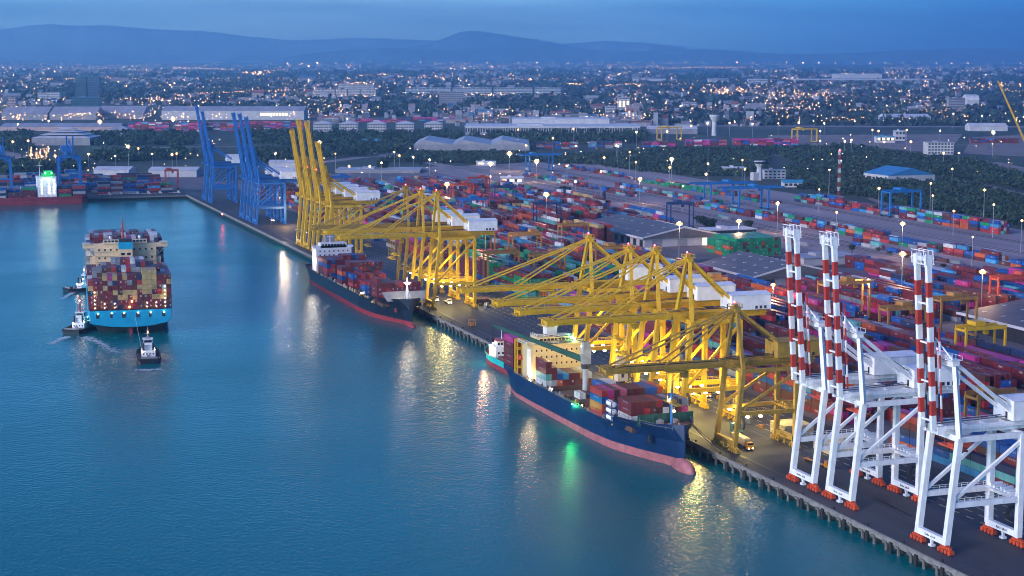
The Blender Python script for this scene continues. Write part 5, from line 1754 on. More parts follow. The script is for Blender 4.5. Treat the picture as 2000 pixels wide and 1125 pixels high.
# ------------------------------------------------------------------ trees
def blobs(n_side=7, k=5, seed=1):
    r_ = random.Random(seed)
    return r_
nr = np.random.default_rng(5)
def leafcrowns(pos, rad, hgt, per, seed, size=.34):
    """many leaf clumps (small tilted quads) filling uneven crowns; returns verts, quads, shade"""
    g = np.random.default_rng(seed)
    n = len(pos)
    N_ = n * per
    idx = np.repeat(np.arange(n), per)
    u = g.normal(size=(N_, 3))
    u /= np.linalg.norm(u, axis=1)[:, None]
    lob = 1 + .28 * np.sin(3 * np.arctan2(u[:, 1], u[:, 0]) + idx * 1.7) * (1 - np.abs(u[:, 2])) + .2 * np.sin(5 * u[:, 2] + idx)
    rr = (g.random(N_) ** .35) * lob
    c = u * rr[:, None]
    c[:, 0] *= rad[idx]
    c[:, 1] *= rad[idx]
    c[:, 2] *= hgt[idx] * .5
    c[:, 2] += hgt[idx] * .52
    c += pos[idx]
    c[:, 2] = np.maximum(c[:, 2], pos[idx, 2] + .2)
    s = (rad[idx] * size * g.uniform(.55, 1.25, N_))[:, None]
    a = g.normal(size=(N_, 3))
    a /= np.linalg.norm(a, axis=1)[:, None]
    b = np.cross(a, g.normal(size=(N_, 3)))
    b /= np.linalg.norm(b, axis=1)[:, None]
    v = np.stack([c - a * s - b * s * .7, c + a * s - b * s * .6, c + a * s * .8 + b * s * .7, c - a * s * .9 + b * s * .8], 1).reshape(-1, 3)
    q = np.arange(N_ * 4).reshape(-1, 4)
    sh = g.uniform(.65, 1.35, N_)
    return v, q, sh
leafm = attrmat('foliage', .9, .3, .3)
def wood(name, polys, n, rad, hgt, per, seed, base=(.026, .058, .032), zoff=0.):
    g = random.Random(seed)
    pts = []
    areas = []
    for pl in polys:
        xs, ys = [p[0] for p in pl], [p[1] for p in pl]
        areas.append((max(xs) - min(xs)) * (max(ys) - min(ys)))
    def inside(pl, x, y):
        c = False
        for (xa, ya), (xb, yb) in zip(pl, pl[1:] + pl[:1]):
            if (ya > y) != (yb > y) and x < (xb - xa) * (y - ya) / (yb - ya) + xa:
                c = not c
        return c
    while len(pts) < n:
        pl = g.choices(polys, areas)[0]
        xs, ys = [p[0] for p in pl], [p[1] for p in pl]
        x, y = g.uniform(min(xs), max(xs)), g.uniform(min(ys), max(ys))
        if inside(pl, x, y):
            pts.append(P(x, y))
    pos = np.array([tuple(p) for p in pts])
    R_ = np.array([g.uniform(*rad) for _ in pts])
    H_ = np.array([g.uniform(*hgt) for _ in pts])
    dd = np.array([depth(p) for p in pts])
    sc_ = np.maximum(1, dd / 2600) ** .75
    R_, H_ = R_ * sc_, H_ * sc_ ** .5
    v, q, sh = leafcrowns(pos, R_, H_, per, seed, .27 if per > 15 else .36)
    tone = np.repeat(np.array([g.uniform(.7, 1.35) for _ in pts]), per) * sh
    warm = np.repeat(np.array([g.uniform(.8, 1.25) for _ in pts]), per)
    cols = np.stack([base[0] * tone * warm, base[1] * tone, base[2] * tone], 1)
    return npmesh(name, v, q, cols, [leafm])
wood('scrub_wood', [[(1062, 316), (1120, 304), (1200, 302), (1300, 292), (1500, 290), (1500, 345), (1380, 345), (1260, 337), (1160, 322)],
                    [(1500, 292), (1660, 286), (1800, 306), (1900, 316), (2005, 345), (2005, 372), (1930, 358), (1840, 344), (1700, 325), (1560, 322)],
                    [(1535, 330), (1690, 326), (1700, 356), (1830, 360), (1850, 352), (2005, 392), (2005, 446), (1830, 410), (1700, 388), (1560, 368)],
                    [(820, 300), (1040, 300), (1060, 316), (930, 322), (900, 320), (740, 318), (770, 308)]], 5200, (3.0, 6.6), (3.5, 7.5), 26, 3)
wood('tree_belt', [[(0, 262), (60, 262), (62, 296), (0, 300)], [(180, 264), (380, 262), (380, 284), (182, 286)], [(470, 255), (580, 258), (590, 284), (470, 284)],
                   [(600, 262), (900, 262), (905, 275), (812, 276), (800, 300), (700, 304), (600, 310)], [(180, 298), (380, 296), (380, 312), (180, 318)], [(0, 320), (180, 322), (120, 336), (0, 340)],
                   [(905, 264), (1260, 264), (1260, 280), (1040, 284)], [(470, 296), (590, 292), (600, 314), (500, 320)]], 1500, (4, 8.5), (6, 12), 34, 4)
wood('distant_trees', [[(0, 165), (2000, 165), (2000, 232), (600, 228), (300, 205), (0, 200)], [(0, 140), (2000, 138), (2000, 168), (0, 168)], [(1260, 228), (2000, 228), (2000, 246), (1260, 246)]], 5200, (6, 15), (7, 13), 9, 5, (.022, .048, .042))

def tree(label, x, y, r_, h, trunk_h, shape='round', seed=1, per=420, base=(.016, .03, .016)):
    p = P(x, y)
    t = thing('tree', label, 'tree', p)
    b = MB().tube((0, 0, 0), (0, 0, trunk_h + h * .4), .45, .2, 8)
    for k in range(5):
        a = k * 1.3
        b.tube((0, 0, trunk_h * .8 + k * .4), (r_ * .5 * math.cos(a), r_ * .5 * math.sin(a), trunk_h + h * .4), .2, .08, 5)
    b.build('trunk', mat('bark', (.05, .035, .025), .9) if 'bark' not in bpy.data.materials else bpy.data.materials['bark'], t)
    v, q, sh = leafcrowns(np.array([[0, 0, trunk_h]]), np.array([r_]), np.array([h]), per, seed, .14)
    if shape == 'cone':
        f_ = 1 - (v[:, 2] - trunk_h) / h
        v[:, 0] *= np.clip(f_ * 1.3 + .1, .1, 1)
        v[:, 1] *= np.clip(f_ * 1.3 + .1, .1, 1)
    o = npmesh('crown', v, q, np.stack([base[0] * sh, base[1] * sh, base[2] * sh], 1), [leafm])
    del o['kind']
    o.parent = t
tree('big round dark tree on the pale platform behind the yellow booms', 748, 333, 8, 13, 1.5, seed=11)
tree('dark round tree beside the red gantry left of the cypress', 1103, 384, 7, 10, 1, seed=12)
tree('slim dark cypress tree under the dark blue gantry', 1180, 395, 2.6, 13, .5, 'cone', 13)
tree('small dark tree standing alone beside the road, right of the round tree', 822, 325, 3, 9, 2, seed=14)
tree('small round tree at the railway edge above the green stack', 1462, 447, 4, 6, 1.5, seed=15)
tree('bushy tree left of the white rim canopy', 1385, 443, 6.5, 6, 1, seed=16)
tree('bushy tree between the big grey shed and railway', 1368, 437, 5, 6, 1, seed=17)
tree('small palm like tree between the striped booms beyond the pink stack', 1664, 497, 2.6, 4, 3.5, seed=18)
for k, (x, y) in enumerate(((1715, 490), (1738, 497), (1772, 504), (1795, 510), (1815, 516), (1842, 522), (1868, 529), (1884, 533), (1905, 538))):
    tree(f"low hedge bush along the railway edge, {nth(k)} from left", x, y, 2.3, 2.4, .3, seed=30 + k, per=120)

# ------------------------------------------------------------------ floodlight masts
LG = {
 'along the rail yard': [(1048, 315, 24), (1107, 324, 24), (1174, 335, 24), (1207, 286, 26), (1230, 297, 26), (1242, 317, 22), (1250, 350, 24), (1308, 327, 20), (1312, 311, 28), (1334, 364, 24), (1383, 320, 24), (1379, 340, 20),
                         (1450, 313, 26), (1455, 331, 22), (1519, 397, 24), (1620, 332, 26), (1600, 370, 20), (1634, 415, 24), (1717, 368, 22), (1822, 382, 24), (1818, 358, 26), (1863, 412, 20), (1900, 463, 20), (1923, 371, 30), (1941, 400, 26), (1996, 431, 24), (1763, 437, 24), (1443, 432, 20), (1124, 355, 22)],
 'behind the container yards': [(655, 300, 20), (682, 325, 18), (624, 278, 26), (722, 325, 18), (745, 318, 22), (770, 297, 24), (807, 307, 20), (839, 312, 18), (873, 360, 24), (958, 320, 24), (995, 300, 22), (958, 345, 20), (780, 304, 18), (538, 300, 24), (548, 387, 20), (505, 324, 20)],
 'behind the far left quay': [(35, 243, 24), (25, 277, 22), (55, 275, 22), (95, 236, 22), (195, 238, 26), (173, 301, 22), (250, 286, 28), (345, 300, 24), (225, 305, 18), (297, 301, 18), (336, 302, 18), (338, 233, 24), (60, 303, 16), (108, 305, 16), (270, 290, 16)],
 'beyond the dark wood': [(1027, 284, 28), (1080, 270, 22), (1120, 252, 26), (1012, 253, 26), (1204, 285, 20), (1125, 285, 22), (1243, 258, 26), (1303, 257, 26), (1180, 308, 20), (1602, 256, 24), (1716, 256, 26), (1704, 254, 24), (1771, 254, 26), (1836, 255, 24), (1862, 222, 30), (1918, 226, 30), (1940, 259, 34), (1602, 275, 20), (1663, 274, 20), (1727, 277, 20), (1779, 277, 18), (1843, 299, 18), (1873, 299, 18), (1650, 276, 18), (1350, 246, 24), (1382, 241, 24), (1425, 240, 24), (1470, 242, 24), (1520, 241, 24), (1560, 240, 24), (1610, 241, 24), (1860, 330, 18)],
}
BIG = {(1763, 437), (1519, 397), (873, 360), (195, 238), (250, 286), (1940, 259), (624, 278), (1443, 432), (1048, 315), (1312, 311), (338, 233), (995, 300), (1250, 350), (958, 320)}
polem = mat('galvanised_pole', (.30, .31, .33), .5)
def lampmast(label, x, y, h, big, m, group, z0=QZ):
    p = P(x, y, z0 + h)
    t = thing('floodlight_mast', label, 'floodlight', (p.x, p.y, z0), rnd.uniform(0, 3), group)
    MB().tube((0, 0, 0), (0, 0, h - .4), .32, .16, 7).build('mast', polem, t)
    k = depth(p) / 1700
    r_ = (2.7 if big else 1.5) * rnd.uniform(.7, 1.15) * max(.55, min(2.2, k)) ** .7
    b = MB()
    for i in range(6):  # oversized ring of dim warm balls imitates glare round the lamp
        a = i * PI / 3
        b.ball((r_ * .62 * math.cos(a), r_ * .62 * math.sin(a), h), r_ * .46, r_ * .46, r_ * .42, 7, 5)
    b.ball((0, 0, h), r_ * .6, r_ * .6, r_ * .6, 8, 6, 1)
    b.build('lamp_head', [lamphalo, m], t)
    return p
for reg, lst in LG.items():
    for k, (x, y, h) in enumerate(sorted(lst)):
        big = (x, y) in BIG
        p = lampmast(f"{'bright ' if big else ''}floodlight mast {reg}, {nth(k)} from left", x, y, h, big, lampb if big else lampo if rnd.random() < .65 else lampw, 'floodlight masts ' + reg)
        if big and y > 296:
            light('yard_light', 'POINT', (p.x, p.y, p.z - 2.5), 4500, (1, .6, .3), 1.2)
for x, y, h, m, lab in ((1067, 380, 34, lampb, 'brightest warm floodlight mast among the stacks in the middle of the yard'), (1327, 437, 33, lampb, 'brightest orange white floodlight mast in front of the grey shed'),
                        (1763, 496, 30, lampb, 'bright floodlight mast left of the nearest striped boom tip'), (1919, 531, 26, lampb, 'bright floodlight mast beside the tall blue and red stack at right'),
                        (1696, 548, 22, lampo, 'orange floodlight mast among dark red stacks right of the middle striped boom'), (948, 452, 28, lampo, 'floodlight mast among the stacks behind the navy ship'), (1510, 556, 20, lampo, 'orange lamp mast between the white houses and the striped booms')):
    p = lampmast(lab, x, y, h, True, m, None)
    light('yard_light', 'POINT', (p.x, p.y, p.z - 1.6), 6500, (1, .58, .26), 1.)
# small lamps on the cranes and quay
for x, y, z, m, lab in ((434, 420, QZ + 2, lampr, 'red beacon lamp on the quay edge between the blue cranes'),):
    p = P(x, y, z)
    t = thing('beacon', lab, 'lamp', (p.x, p.y, QZ))
    MB().tube((0, 0, 0), (0, 0, 2.4), .2, .15, 6).build('post', redp, t)
    MB().ball((0, 0, 2.8), .7, .7, .7, 8, 5).build('lamp_head', m, t)

# ------------------------------------------------------------------ vehicles
cabm = mat('cab_orange_paint', (.60, .24, .02), .4)
cabw = mat('cab_white_paint', (.7, .7, .7), .4)
headl = emis('headlamp', (1, .85, .6), 10)
taill = emis('tail_lamp', (1, .05, .03), 4)
def wheels(t, xs, ys, r_=.5):
    for x in xs:
        for y in ys:
            MB().tube((x - .18, y, r_), (x + .18, y, r_), r_, n=10).build('wheel', rubber, t)
def truck(label, X, Y, rz, cab, load=None, length=12.6):
    t = thing('container_truck', label, 'truck', (X, Y, QZ + .055), rz)
    b = MB()                                            # forward is -y
    b.box(-1.2, 1.2, -2.6, -.3, .8, 2.0).box(-1.15, 1.15, -2.2, -.3, 2.0, 3.1)
    b.quads([(-1.15, -2.2, 3.1), (1.15, -2.2, 3.1), (1.2, -2.6, 2.), (-1.2, -2.6, 2.)], [(0, 1, 2, 3)])
    b.build('cab', cab, t)
    MB().box(-1.05, 1.05, -2.5, -2.36, 2.1, 2.95).build('windscreen', glassm, t)
    for x in (-.8, .8):
        MB().box(x - .2, x + .2, -2.72, -2.6, .95, 1.2).build('headlamp', headl, t)
        MB().box(x - .15, x + .15, length + .5, length + .56, 1, 1.2).build('tail_lamp', taill, t)
    MB().box(-.45, .45, -.3, length + .4, .85, 1.15).box(-1.2, 1.2, .4, .8, 1.15, 1.3).box(-1.2, 1.2, length, length + .5, 1., 1.3).box(-1.2, 1.2, length / 2, length / 2 + .4, 1.15, 1.3).build('chassis', cab if load is None else darkst, t)
    wheels(t, (-1., 1.), (-1.6, 1.0, length - 2.6, length - 1.3))
    if load:
        p = Vector((0, .6, 1.33))
        o = thing('container', load, 'container', (X + math.cos(rz) * 0 - math.sin(rz) * .6, Y + math.cos(rz) * .6, QZ + .055 + 1.33), rz)
        MB().box(-1.22, 1.22, 0, 12.2, 0, 2.7).build('box', cream if 'cream' in load else paintmat('dark red'), o)
        d = MB()
        for x in (-.9, -.35, .35, .9):
            d.beam((x, 12.25, .1), (x, 12.25, 2.6), .08).beam((x, -.05, .1), (x, -.05, 2.6), .08)
        d.build('lock_rod', greyst, o)
    return t
truck('orange cabbed truck with lit headlamps carrying a cream container on the lit quay', 284.0, 556.0, R(-3), cabm, 'cream container on the truck with lit headlamps, under the olive crane')
truck('orange flatbed truck without load behind legs of the white cranes', 296.5, 521, R(4), cabm)
truck('white truck parked on the lit quay beside the navy ship bow', 291.5, 949, 0, cabw, None, 6)
truck('white truck beside another, nearer the water, on quay by navy ship', 287.5, 962, 0, cabw, None, 6)
truck('white truck alone on the bare quay between blue and yellow cranes', 299, 1368, R(20), cabw, None, 6)
truck('white truck with cab under the near blue cranes', 296, 1480, 0, cabw, None, 8)
truck('orange truck carrying dark red box under bright yellow cranes', 312, 650, 0, cabm, 'dark red container on a truck between the landside crane legs')
for k, x in enumerate((210, 235, 268, 290, 314, 352)):
    p = P(x, 381)
    truck(f"small truck on the far left quay, {nth(k)} from left", p.x, 1815, R(90), cabw, None, 8)
# hatch covers stacked on the lit quay
for k, (X, Y, n_) in enumerate(((312, 575, 5), (314, 545, 3), (311, 950, 3))):
    for j in range(n_):
        b = MB().box(-6, 6, -6, 6, 0, .75)
        for q in range(4):
            b.box(-5.6 + q * 2.9, -3.1 + q * 2.9, -5.8, 5.8, .75, .85)
        o = b.build('hatch_cover', cream if k < 2 else deckm)
        o.location = (X, Y, QZ + .06 + j * .9)
        tag(o, f"steel hatch cover, {nth(j)} from below, pile {['under the bright yellow cranes', 'nearest the white cranes', 'beside the navy ship bow'][k]}", 'hatch cover', 'hatch covers piled on the quay')
for k in range(16):                              # pallets and crates left about on the apron
    X, Y = [(306 + 1.7 * (k % 8) + rnd.uniform(-3, 3), 590 + 9 * k + rnd.uniform(-3, 3)), (309 + rnd.uniform(-4, 8), 925 + 6 * (k - 10))][k > 9]
    b = MB()
    for j in range(2 + k % 3):
        b.box(-.8, .8, -1, 1, .05 + j * .62, .55 + j * .62).box(-.7, -.5, -1, 1, j * .62, .05 + j * .62).box(.5, .7, -1, 1, j * .62, .05 + j * .62)
    o = b.build('crate_stack', [ochre, greyst, cream][k % 3])
    o.location, o.rotation_euler = (X, Y, QZ + .06), (0, 0, rnd.uniform(0, 3))
    tag(o, 'small stack of crates standing on the apron under the yellow cranes', 'crates', 'crate stacks under the yellow cranes')
for k, (X, Y, a) in enumerate(((326, 985, .2), (327, 992, .1), (325, 1090, 0), (318, 1135, .3), (328, 1190, 0), (300, 1395, 1.2), (310, 1410, 1.4))):
    t = thing('parked_car', f"small pale car on the far quay, {nth(k)} counted away from the navy ship bow", 'car', (X, Y, QZ + .06), a, 'cars parked on the far quay')
    MB().box(-.9, .9, -2.2, 2.2, .35, .95).quads([(-.85, -1.1, .95), (.85, -1.1, .95), (.85, 1.7, .95), (-.85, 1.7, .95), (-.7, -.5, 1.5), (.7, -.5, 1.5), (.7, 1.2, 1.5), (-.7, 1.2, 1.5)], [(4, 5, 6, 7), (0, 1, 5, 4), (1, 2, 6, 5), (2, 3, 7, 6), (3, 0, 4, 7)]).build('body', cabw if k % 2 else greyst, t)
    MB().box(-.6, .6, -.98, -.9, 1.05, 1.4).build('windscreen', glassm, t)
    wheels(t, (-.8, .8), (-1.4, 1.4), .35)
p = P(922, 637)
t = thing('gangway_stand', 'small brown steel stand alone on the bare quay between the ships', 'stand', (p.x, p.y, QZ + .05))
b = MB()
for x in (-1.5, 1.5):
    for y in (-1.5, 1.5):
        b.beam((x, y, 0), (x, y, 3.2), .25)
b.box(-1.7, 1.7, -1.7, 1.7, 3.2, 3.4).beam((-1.5, -1.5, 0), (1.5, -1.5, 3.2), .2).beam((-1.5, 1.5, 0), (-1.5, -1.5, 3.2), .2).box(-1, 1, -1, 1, .1, 2)
b.build('frame', ochre, t)
t = thing('portable_cabin', 'small teal cabin on the lit quay under the bright yellow cranes', 'cabin', (294, 583, QZ + .05))
MB().box(-1.4, 1.4, 0, 5, .1, 3).build('wall', paintmat('teal'), t)
MB().box(-1.6, 1.6, -.2, 5.2, 3, 3.2).build('roof', roofc, t)
for x in (-1.46,):
    MB().box(x, x + .04, 1, 2.2, 1.2, 2.2).build('window', glassm, t)

# ------------------------------------------------------------------ the far town: one mass of roofs, walls and lamps
g = np.random.default_rng(9)
def px_ground(x, y, z=QZ):
    d = np.outer(np.ones(len(x)), np.array(FW)) * F + np.outer(x - CX, np.array(RT)) + np.outer(CY - y, np.array(UP))
    t_ = (z - CH) / d[:, 2]
    return np.array(CAM) + d * t_[:, None], t_ * F
def ysample(n, lo, hi, pw=1.):
    return lo + (hi - lo) * g.random(n) ** pw
n_ = 9500
x = g.uniform(-20, 2020, n_)
y = ysample(n_, 124, 247)
cl = np.sin(x * .021 + 1) + np.sin(x * .007 + y * .05) + np.sin(y * .19 + x * .003) + g.normal(0, .8, n_)     # quarters of the town
keep = (cl > -.35) & ~((x < 620) & (y > 206)) & ~((x > 1500) & (y > 232))
x, y = x[keep], y[keep]
c, D = px_ground(x, y)
n_ = len(x)
kk = np.clip(D / 5000, .8, 4.) ** .8
wd = g.uniform(7, 22, n_) * kk * (1 + 1.8 * (g.random(n_) < .12))
dp_ = g.uniform(7, 14, n_) * kk
h = g.uniform(3.5, 9, n_) * kk ** .6 * (1 + 1.4 * (g.random(n_) < .1))
rz = -yaw + g.normal(0, .25, n_)
rise = np.where(g.random(n_) < .7, h * .45, .3)
loc = np.array([[-.5, -.5, 0], [.5, -.5, 0], [.5, .5, 0], [-.5, .5, 0], [-.5, -.5, 1], [.5, -.5, 1], [.5, .5, 1], [-.5, .5, 1], [-.5, 0, 2], [.5, 0, 2]])
V = np.zeros((n_, 10, 3))
lx, ly = loc[None, :, 0] * wd[:, None], loc[None, :, 1] * dp_[:, None]
V[:, :, 0] = c[:, None, 0] + lx * np.cos(rz)[:, None] - ly * np.sin(rz)[:, None]
V[:, :, 1] = c[:, None, 1] + lx * np.sin(rz)[:, None] + ly * np.cos(rz)[:, None]
V[:, :, 2] = QZ + np.where(loc[None, :, 2] == 0, 0, h[:, None]) + np.where(loc[None, :, 2] == 2, rise[:, None], 0)
fq = np.array([[0, 1, 5, 4], [1, 2, 6, 5], [2, 3, 7, 6], [3, 0, 4, 7], [4, 5, 9, 8], [7, 8, 9, 6]])
Q = (fq[None] + (np.arange(n_) * 10)[:, None, None]).reshape(-1, 4)
wallc = np.array([(.50, .48, .50), (.60, .58, .58), (.42, .34, .33), (.34, .34, .37), (.52, .42, .36)])[g.integers(0, 5, n_)]
roofcs = np.array([(.30, .29, .32), (.46, .45, .48), (.30, .10, .09), (.07, .2, .36), (.22, .2, .21), (.40, .30, .30)])[g.choice(6, n_, p=[.26, .26, .16, .1, .12, .1])]
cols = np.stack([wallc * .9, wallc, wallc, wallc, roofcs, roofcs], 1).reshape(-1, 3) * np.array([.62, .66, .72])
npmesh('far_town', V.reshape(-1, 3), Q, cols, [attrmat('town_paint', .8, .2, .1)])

def starfield(name, x, y, rpx, m, zlo, zhi):
    c, D = px_ground(x, y)
    n_ = len(x)
    zz = g.uniform(zlo, zhi, n_)
    r_ = rpx * D / F
    o = np.array([[1, 0, 0], [-1, 0, 0], [0, 1, 0], [0, -1, 0], [0, 0, 1], [0, 0, -1]])
    V = c[:, None, :] + o[None] * r_[:, None, None]
    V[:, :, 2] += zz[:, None]
    tr = np.array([[0, 2, 4], [2, 1, 4], [1, 3, 4], [3, 0, 4], [2, 0, 5], [1, 2, 5], [3, 1, 5], [0, 3, 5]])
    T = (tr[None] + (np.arange(n_) * 6)[:, None, None]).reshape(-1, 3)
    return npmesh(name, V.reshape(-1, 3), T, None, [m])
def town_lamps(n_, lo, hi):
    x, y = g.uniform(0, 2000, n_ * 3), g.uniform(lo, hi, n_ * 3)
    cl = np.sin(x * .021 + 1) + np.sin(x * .007 + y * .05) + np.sin(y * .19 + x * .003) + g.normal(0, .9, n_ * 3)
    k = cl > .15
    return x[k][:n_], y[k][:n_]
starw = emis('town_lamp_white', (1, .86, .8), 1.9)
staro = emis('town_lamp_warm', (1, .47, .2), 3.6)
starb = emis('town_lamp_bright', (1, .62, .33), 7)
xs, ys = town_lamps(800, 122, 245)
starfield('town_lamps_white', xs, ys, g.uniform(.35, .8, len(xs)), starw, 8, 18)
xs, ys = town_lamps(1000, 122, 246)
xs = np.concatenate([xs, g.normal(1415, 30, 110), g.normal(505, 22, 40), g.normal(1560, 45, 60), g.normal(75, 12, 40), g.normal(1920, 60, 60)])
ys = np.concatenate([ys, g.normal(184, 5, 110), g.normal(146, 2, 40), g.normal(193, 5, 60), g.normal(318, 8, 40), g.normal(172, 4, 60)])
starfield('town_lamps_warm', xs, ys, g.uniform(.4, .85, len(xs)), staro, 8, 18)
for k in range(46):                                  # lamps along streets
    x0, y0 = g.uniform(0, 2000), 132 + 112 * g.random() ** 1.2
    m_ = int(g.uniform(10, 34))
    tt = np.linspace(0, 1, m_)
    dx, dy = g.uniform(40, 260) * g.choice([-1, 1]), g.uniform(-7, 7)
    xs = np.concatenate([xs, x0 + dx * tt + g.normal(0, .6, m_)])
    ys = np.concatenate([ys, np.clip(y0 + dy * tt, 127, 247)])
ok = (xs > -10) & (xs < 2010)
xs, ys = xs[ok], ys[ok]
starfield('town_street_lamps', xs, ys, g.uniform(.4, .9, len(xs)), staro, 10, 16)
xs, ys = town_lamps(220, 122, 246)
starfield('town_lamps_bright', xs, ys, g.uniform(.55, 1.1, len(xs)), starb, 9, 20)
xs = np.arange(525, 2000, 32.6) + g.normal(0, 2, len(np.arange(525, 2000, 32.6)))
ys = 129 - 2 * np.sin((xs - 500) / 480) + g.normal(0, .5, len(xs))
starfield('highway_lamps', xs, ys, g.uniform(.7, 1.05, len(xs)), emis('highway_lamp', (1, .42, .2), 18), 34, 42)
xs = np.arange(1240, 2010, 27.) + g.normal(0, 3, 29)
starfield('road_lamps', xs, np.full(len(xs), 243.) + g.normal(0, .8, len(xs)), np.full(len(xs), 1.), starb, 6, 8)
# lit patches under lamps of the yard, cars and small lamps on the ground between stacks
xs, ys = g.uniform(0, 2000, 150), g.uniform(262, 345, 150)
starfield('yard_lamps', xs, ys, g.uniform(.4, .8, 150), starb, 3, 7)

# ------------------------------------------------------------------ now build the containers
CONT.sort(key=lambda a: -a[0])
named, rest, seen = [], [], set()
for cnt in CONT:
    if cnt[5] and cnt[6] and cnt[0] > 0 and len(named) < 298 and cnt[5] not in seen:
        named.append(cnt)
        seen.add(cnt[5])
    else:
        rest.append(cnt)
meshes = {}
def contmesh(c, L):
    k = (c, L)
    if k not in meshes:
        b = MB().box(-CW / 2, CW / 2, -L / 2, L / 2, .06, CHH - .06)
        for x in (-1.12, 1.12):
            for y in (-L / 2, L / 2):
                b.box(x - .13, x + .13, y - .06, y + .06, 0, CHH)
        for s_ in (-1, 1):
            for x in (-.85, -.3, .3, .85):
                b.box(x - .045, x + .045, s_ * (L / 2 + .04) - .04, s_ * (L / 2 + .04) + .04, .15, 2.45)
        if c in ('green', 'dark red', 'blue', 'magenta', 'white'):
            for s_ in (-1, 1):
                x = s_ * (CW / 2 + .012)
                for q in range(5):
                    b.box(min(x, x - s_ * .01), max(x, x - s_ * .01), -L * .22 + q * L * .075, -L * .18 + q * L * .075, 1.5, 2.05, 2)
        meshes[k] = b.mesh('container_' + c.replace(' ', '_'), [paintmat(c), greyst, polem])
    return meshes[k]
for area, p, L, rz, c, lab, vis in named:
    o = bpy.data.objects.new('container', contmesh(c, L))
    COL.objects.link(o)
    o.location, o.rotation_euler = p, (0, 0, rz)
    o['label'], o['category'], o['group'] = lab, 'container', 'stacked shipping containers'
keep = [c for c in rest if c[0] > 0]
n_ = len(keep)
pos = np.array([k[1] for k in keep])
Ls = np.array([k[2] for k in keep])
rzs = np.array([k[3] for k in keep])
loc = np.array([[-1, -1, 0], [1, -1, 0], [1, 1, 0], [-1, 1, 0], [-1, -1, 1], [1, -1, 1], [1, 1, 1], [-1, 1, 1]])
V = np.zeros((n_, 8, 3))
lx, ly = loc[None, :, 0] * (CW / 2) * np.ones((n_, 1)), loc[None, :, 1] * (Ls / 2)[:, None]
cs, sn = np.cos(rzs)[:, None], np.sin(rzs)[:, None]
V[:, :, 0] = pos[:, None, 0] + lx * cs - ly * sn
V[:, :, 1] = pos[:, None, 1] + lx * sn + ly * cs
V[:, :, 2] = pos[:, None, 2] + .03 + loc[None, :, 2] * (CHH - .07)
fq = np.array([[0, 1, 5, 4], [1, 2, 6, 5], [2, 3, 7, 6], [3, 0, 4, 7], [4, 5, 6, 7]])
Q = (fq[None] + (np.arange(n_) * 8)[:, None, None]).reshape(-1, 4)
cl = np.array([PAINT[k[4]] for k in keep]) * g.uniform(.75, 1.25, (n_, 1))
# pale lettering on long sides and ends is part of the paint
V0, Q0, C0 = V.reshape(-1, 3), Q, np.repeat(cl, 5, axis=0)
mk = np.where(g.random(n_) < .5)[0]
m_ = len(mk)
a0 = g.uniform(-.55, .1, m_)
ln = g.uniform(.25, .45, m_)
side = np.zeros((m_, 4, 3))
for j, (u, zz) in enumerate(((0, 1.25), (1, 1.25), (1, 1.95), (0, 1.95))):
    yy = (a0 + ln * u) * Ls[mk] / 2
    xx = np.full(m_, -CW / 2 - .02)
    side[:, j, 0] = pos[mk, 0] + xx * np.cos(rzs[mk]) - yy * np.sin(rzs[mk])
    side[:, j, 1] = pos[mk, 1] + xx * np.sin(rzs[mk]) + yy * np.cos(rzs[mk])
    side[:, j, 2] = pos[mk, 2] + zz
end = np.zeros((m_, 4, 3))
for j, (u, zz) in enumerate(((.15, 1.3), (.85, 1.3), (.85, 2.2), (.15, 2.2))):
    xx = np.full(m_, u)
    yy = -Ls[mk] / 2 - .02
    end[:, j, 0] = pos[mk, 0] + xx * np.cos(rzs[mk]) - yy * np.sin(rzs[mk])
    end[:, j, 1] = pos[mk, 1] + xx * np.sin(rzs[mk]) + yy * np.cos(rzs[mk])
    end[:, j, 2] = pos[mk, 2] + zz
VV = np.concatenate([V0, side.reshape(-1, 3), end.reshape(-1, 3)])
QQ = np.concatenate([Q0, len(V0) + np.arange(m_ * 8).reshape(-1, 4)])
mc = np.clip(cl[mk] * .4 + g.uniform(.12, .42, (m_, 1)), 0, 1)
npmesh('stacked_containers', VV, QQ, np.concatenate([C0, mc, mc]), [attrmat('container_paint', .5, .25, .5)])
print('containers', len(CONT), 'named', len(named), 'rest', n_)

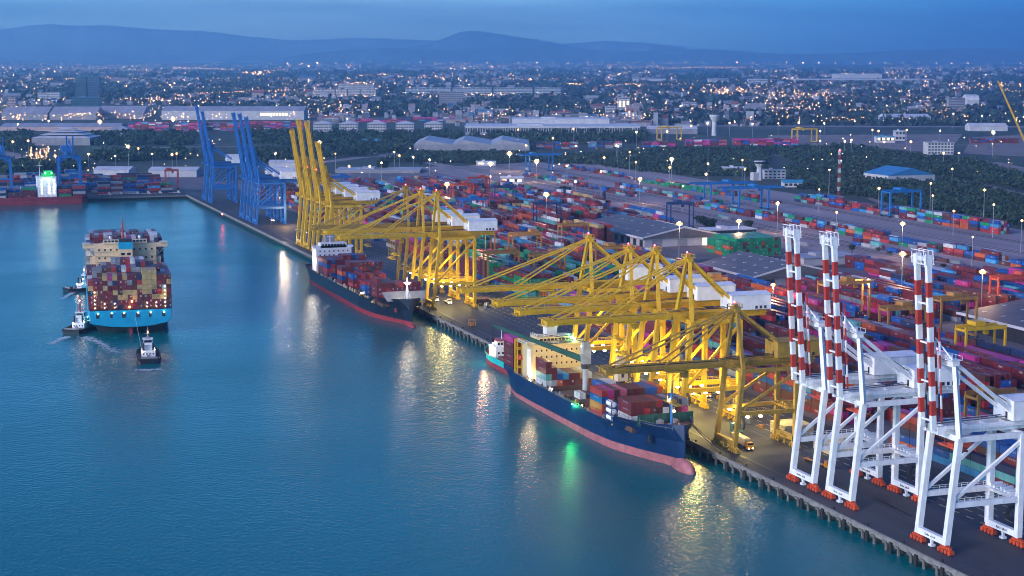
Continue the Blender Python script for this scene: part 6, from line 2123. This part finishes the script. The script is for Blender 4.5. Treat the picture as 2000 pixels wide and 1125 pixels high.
# ------------------------------------------------------------------ lamps that light the quay under the cranes
def spot(x, y, z, tx, ty, e_, c=(1, .78, .30), a=110, size=.6):
    o = light('crane_floodlight', 'SPOT', (x, y, z), e_, c, size, spot_size=R(a), spot_blend=.6)
    d = Vector((tx, ty, QZ)) - Vector((x, y, z))
    o.rotation_euler = d.to_track_quat('-Z', 'Y').to_euler()
for y, e_ in ((710, 1.), (665, 1.2), (638, 1.2), (607, 1.2), (570, .8), (940, 1.), (972, .6)):
    light('crane_work_light', 'POINT', (286, y - 3, QZ + 12), 1900 * e_, (1, .82, .22), .8)
    light('crane_work_light', 'POINT', (306, y + 6, QZ + 12), 1900 * e_, (1, .82, .22), .8)
    spot(290, y, QZ + 36, 292, y - 2, 9000 * e_)
light('ship_deck_light', 'POINT', (243.4, 678.5, 13.4), 350, (1, .7, .3), .5)
light('ship_deck_light', 'POINT', (250, 672, 24), 420, (1, .72, .35), .6)
light('ship_deck_light', 'POINT', (262, 672, 24), 420, (1, .72, .35), .6)
light('ship_green_light', 'POINT', (242.6, 627, 9.6), 560, (.03, 1, .22), .5, specular_factor=1.)
light('ship_green_light', 'POINT', (264, 680.5, 27.2), 250, (.1, 1, .3), .5)
light('ship_deck_light', 'POINT', (255.5, 558, 22), 700, (1, .75, .45), .5)
light('coaster_light', 'POINT', (256.2, 778, 8), 1300, (1, .5, .2), .8, specular_factor=1.)
light('ship_side_light', 'POINT', (241.8, 1088, 16), 900, (1, .86, .66), .8, specular_factor=.9)
light('quay_lamp', 'POINT', (269.4, 1310, 8), 1200, (1, .85, .6), .6, specular_factor=1.)
light('ship_bow_light', 'POINT', (255.5, 907, 23), 450, (1, .85, .75), .5)
light('ship_bridge_light', 'POINT', (P(160, 388, 0).x - 39, 1762, 26), 450, (.7, 1, .8), 1.)
light('quay_light', 'POINT', (300, 1440, 16), 4500, (1, .62, .28), .8)

# ------------------------------------------------------------------ render settings
sc.render.engine = 'CYCLES'
sc.cycles.use_denoising = True
sc.cycles.denoising_prefilter = 'ACCURATE'
sc.cycles.filter_width = 1.0
sc.cycles.max_bounces = 5
sc.cycles.diffuse_bounces = 2
sc.cycles.glossy_bounces = 3
sc.cycles.transmission_bounces = 2
sc.cycles.volume_bounces = 2
sc.cycles.sample_clamp_indirect = 4
sc.cycles.caustics_reflective = False
sc.cycles.caustics_refractive = False
sc.view_settings.view_transform = 'Standard'
sc.view_settings.look = 'None'
sc.view_settings.exposure = 2.0
sc.view_settings.gamma = 1
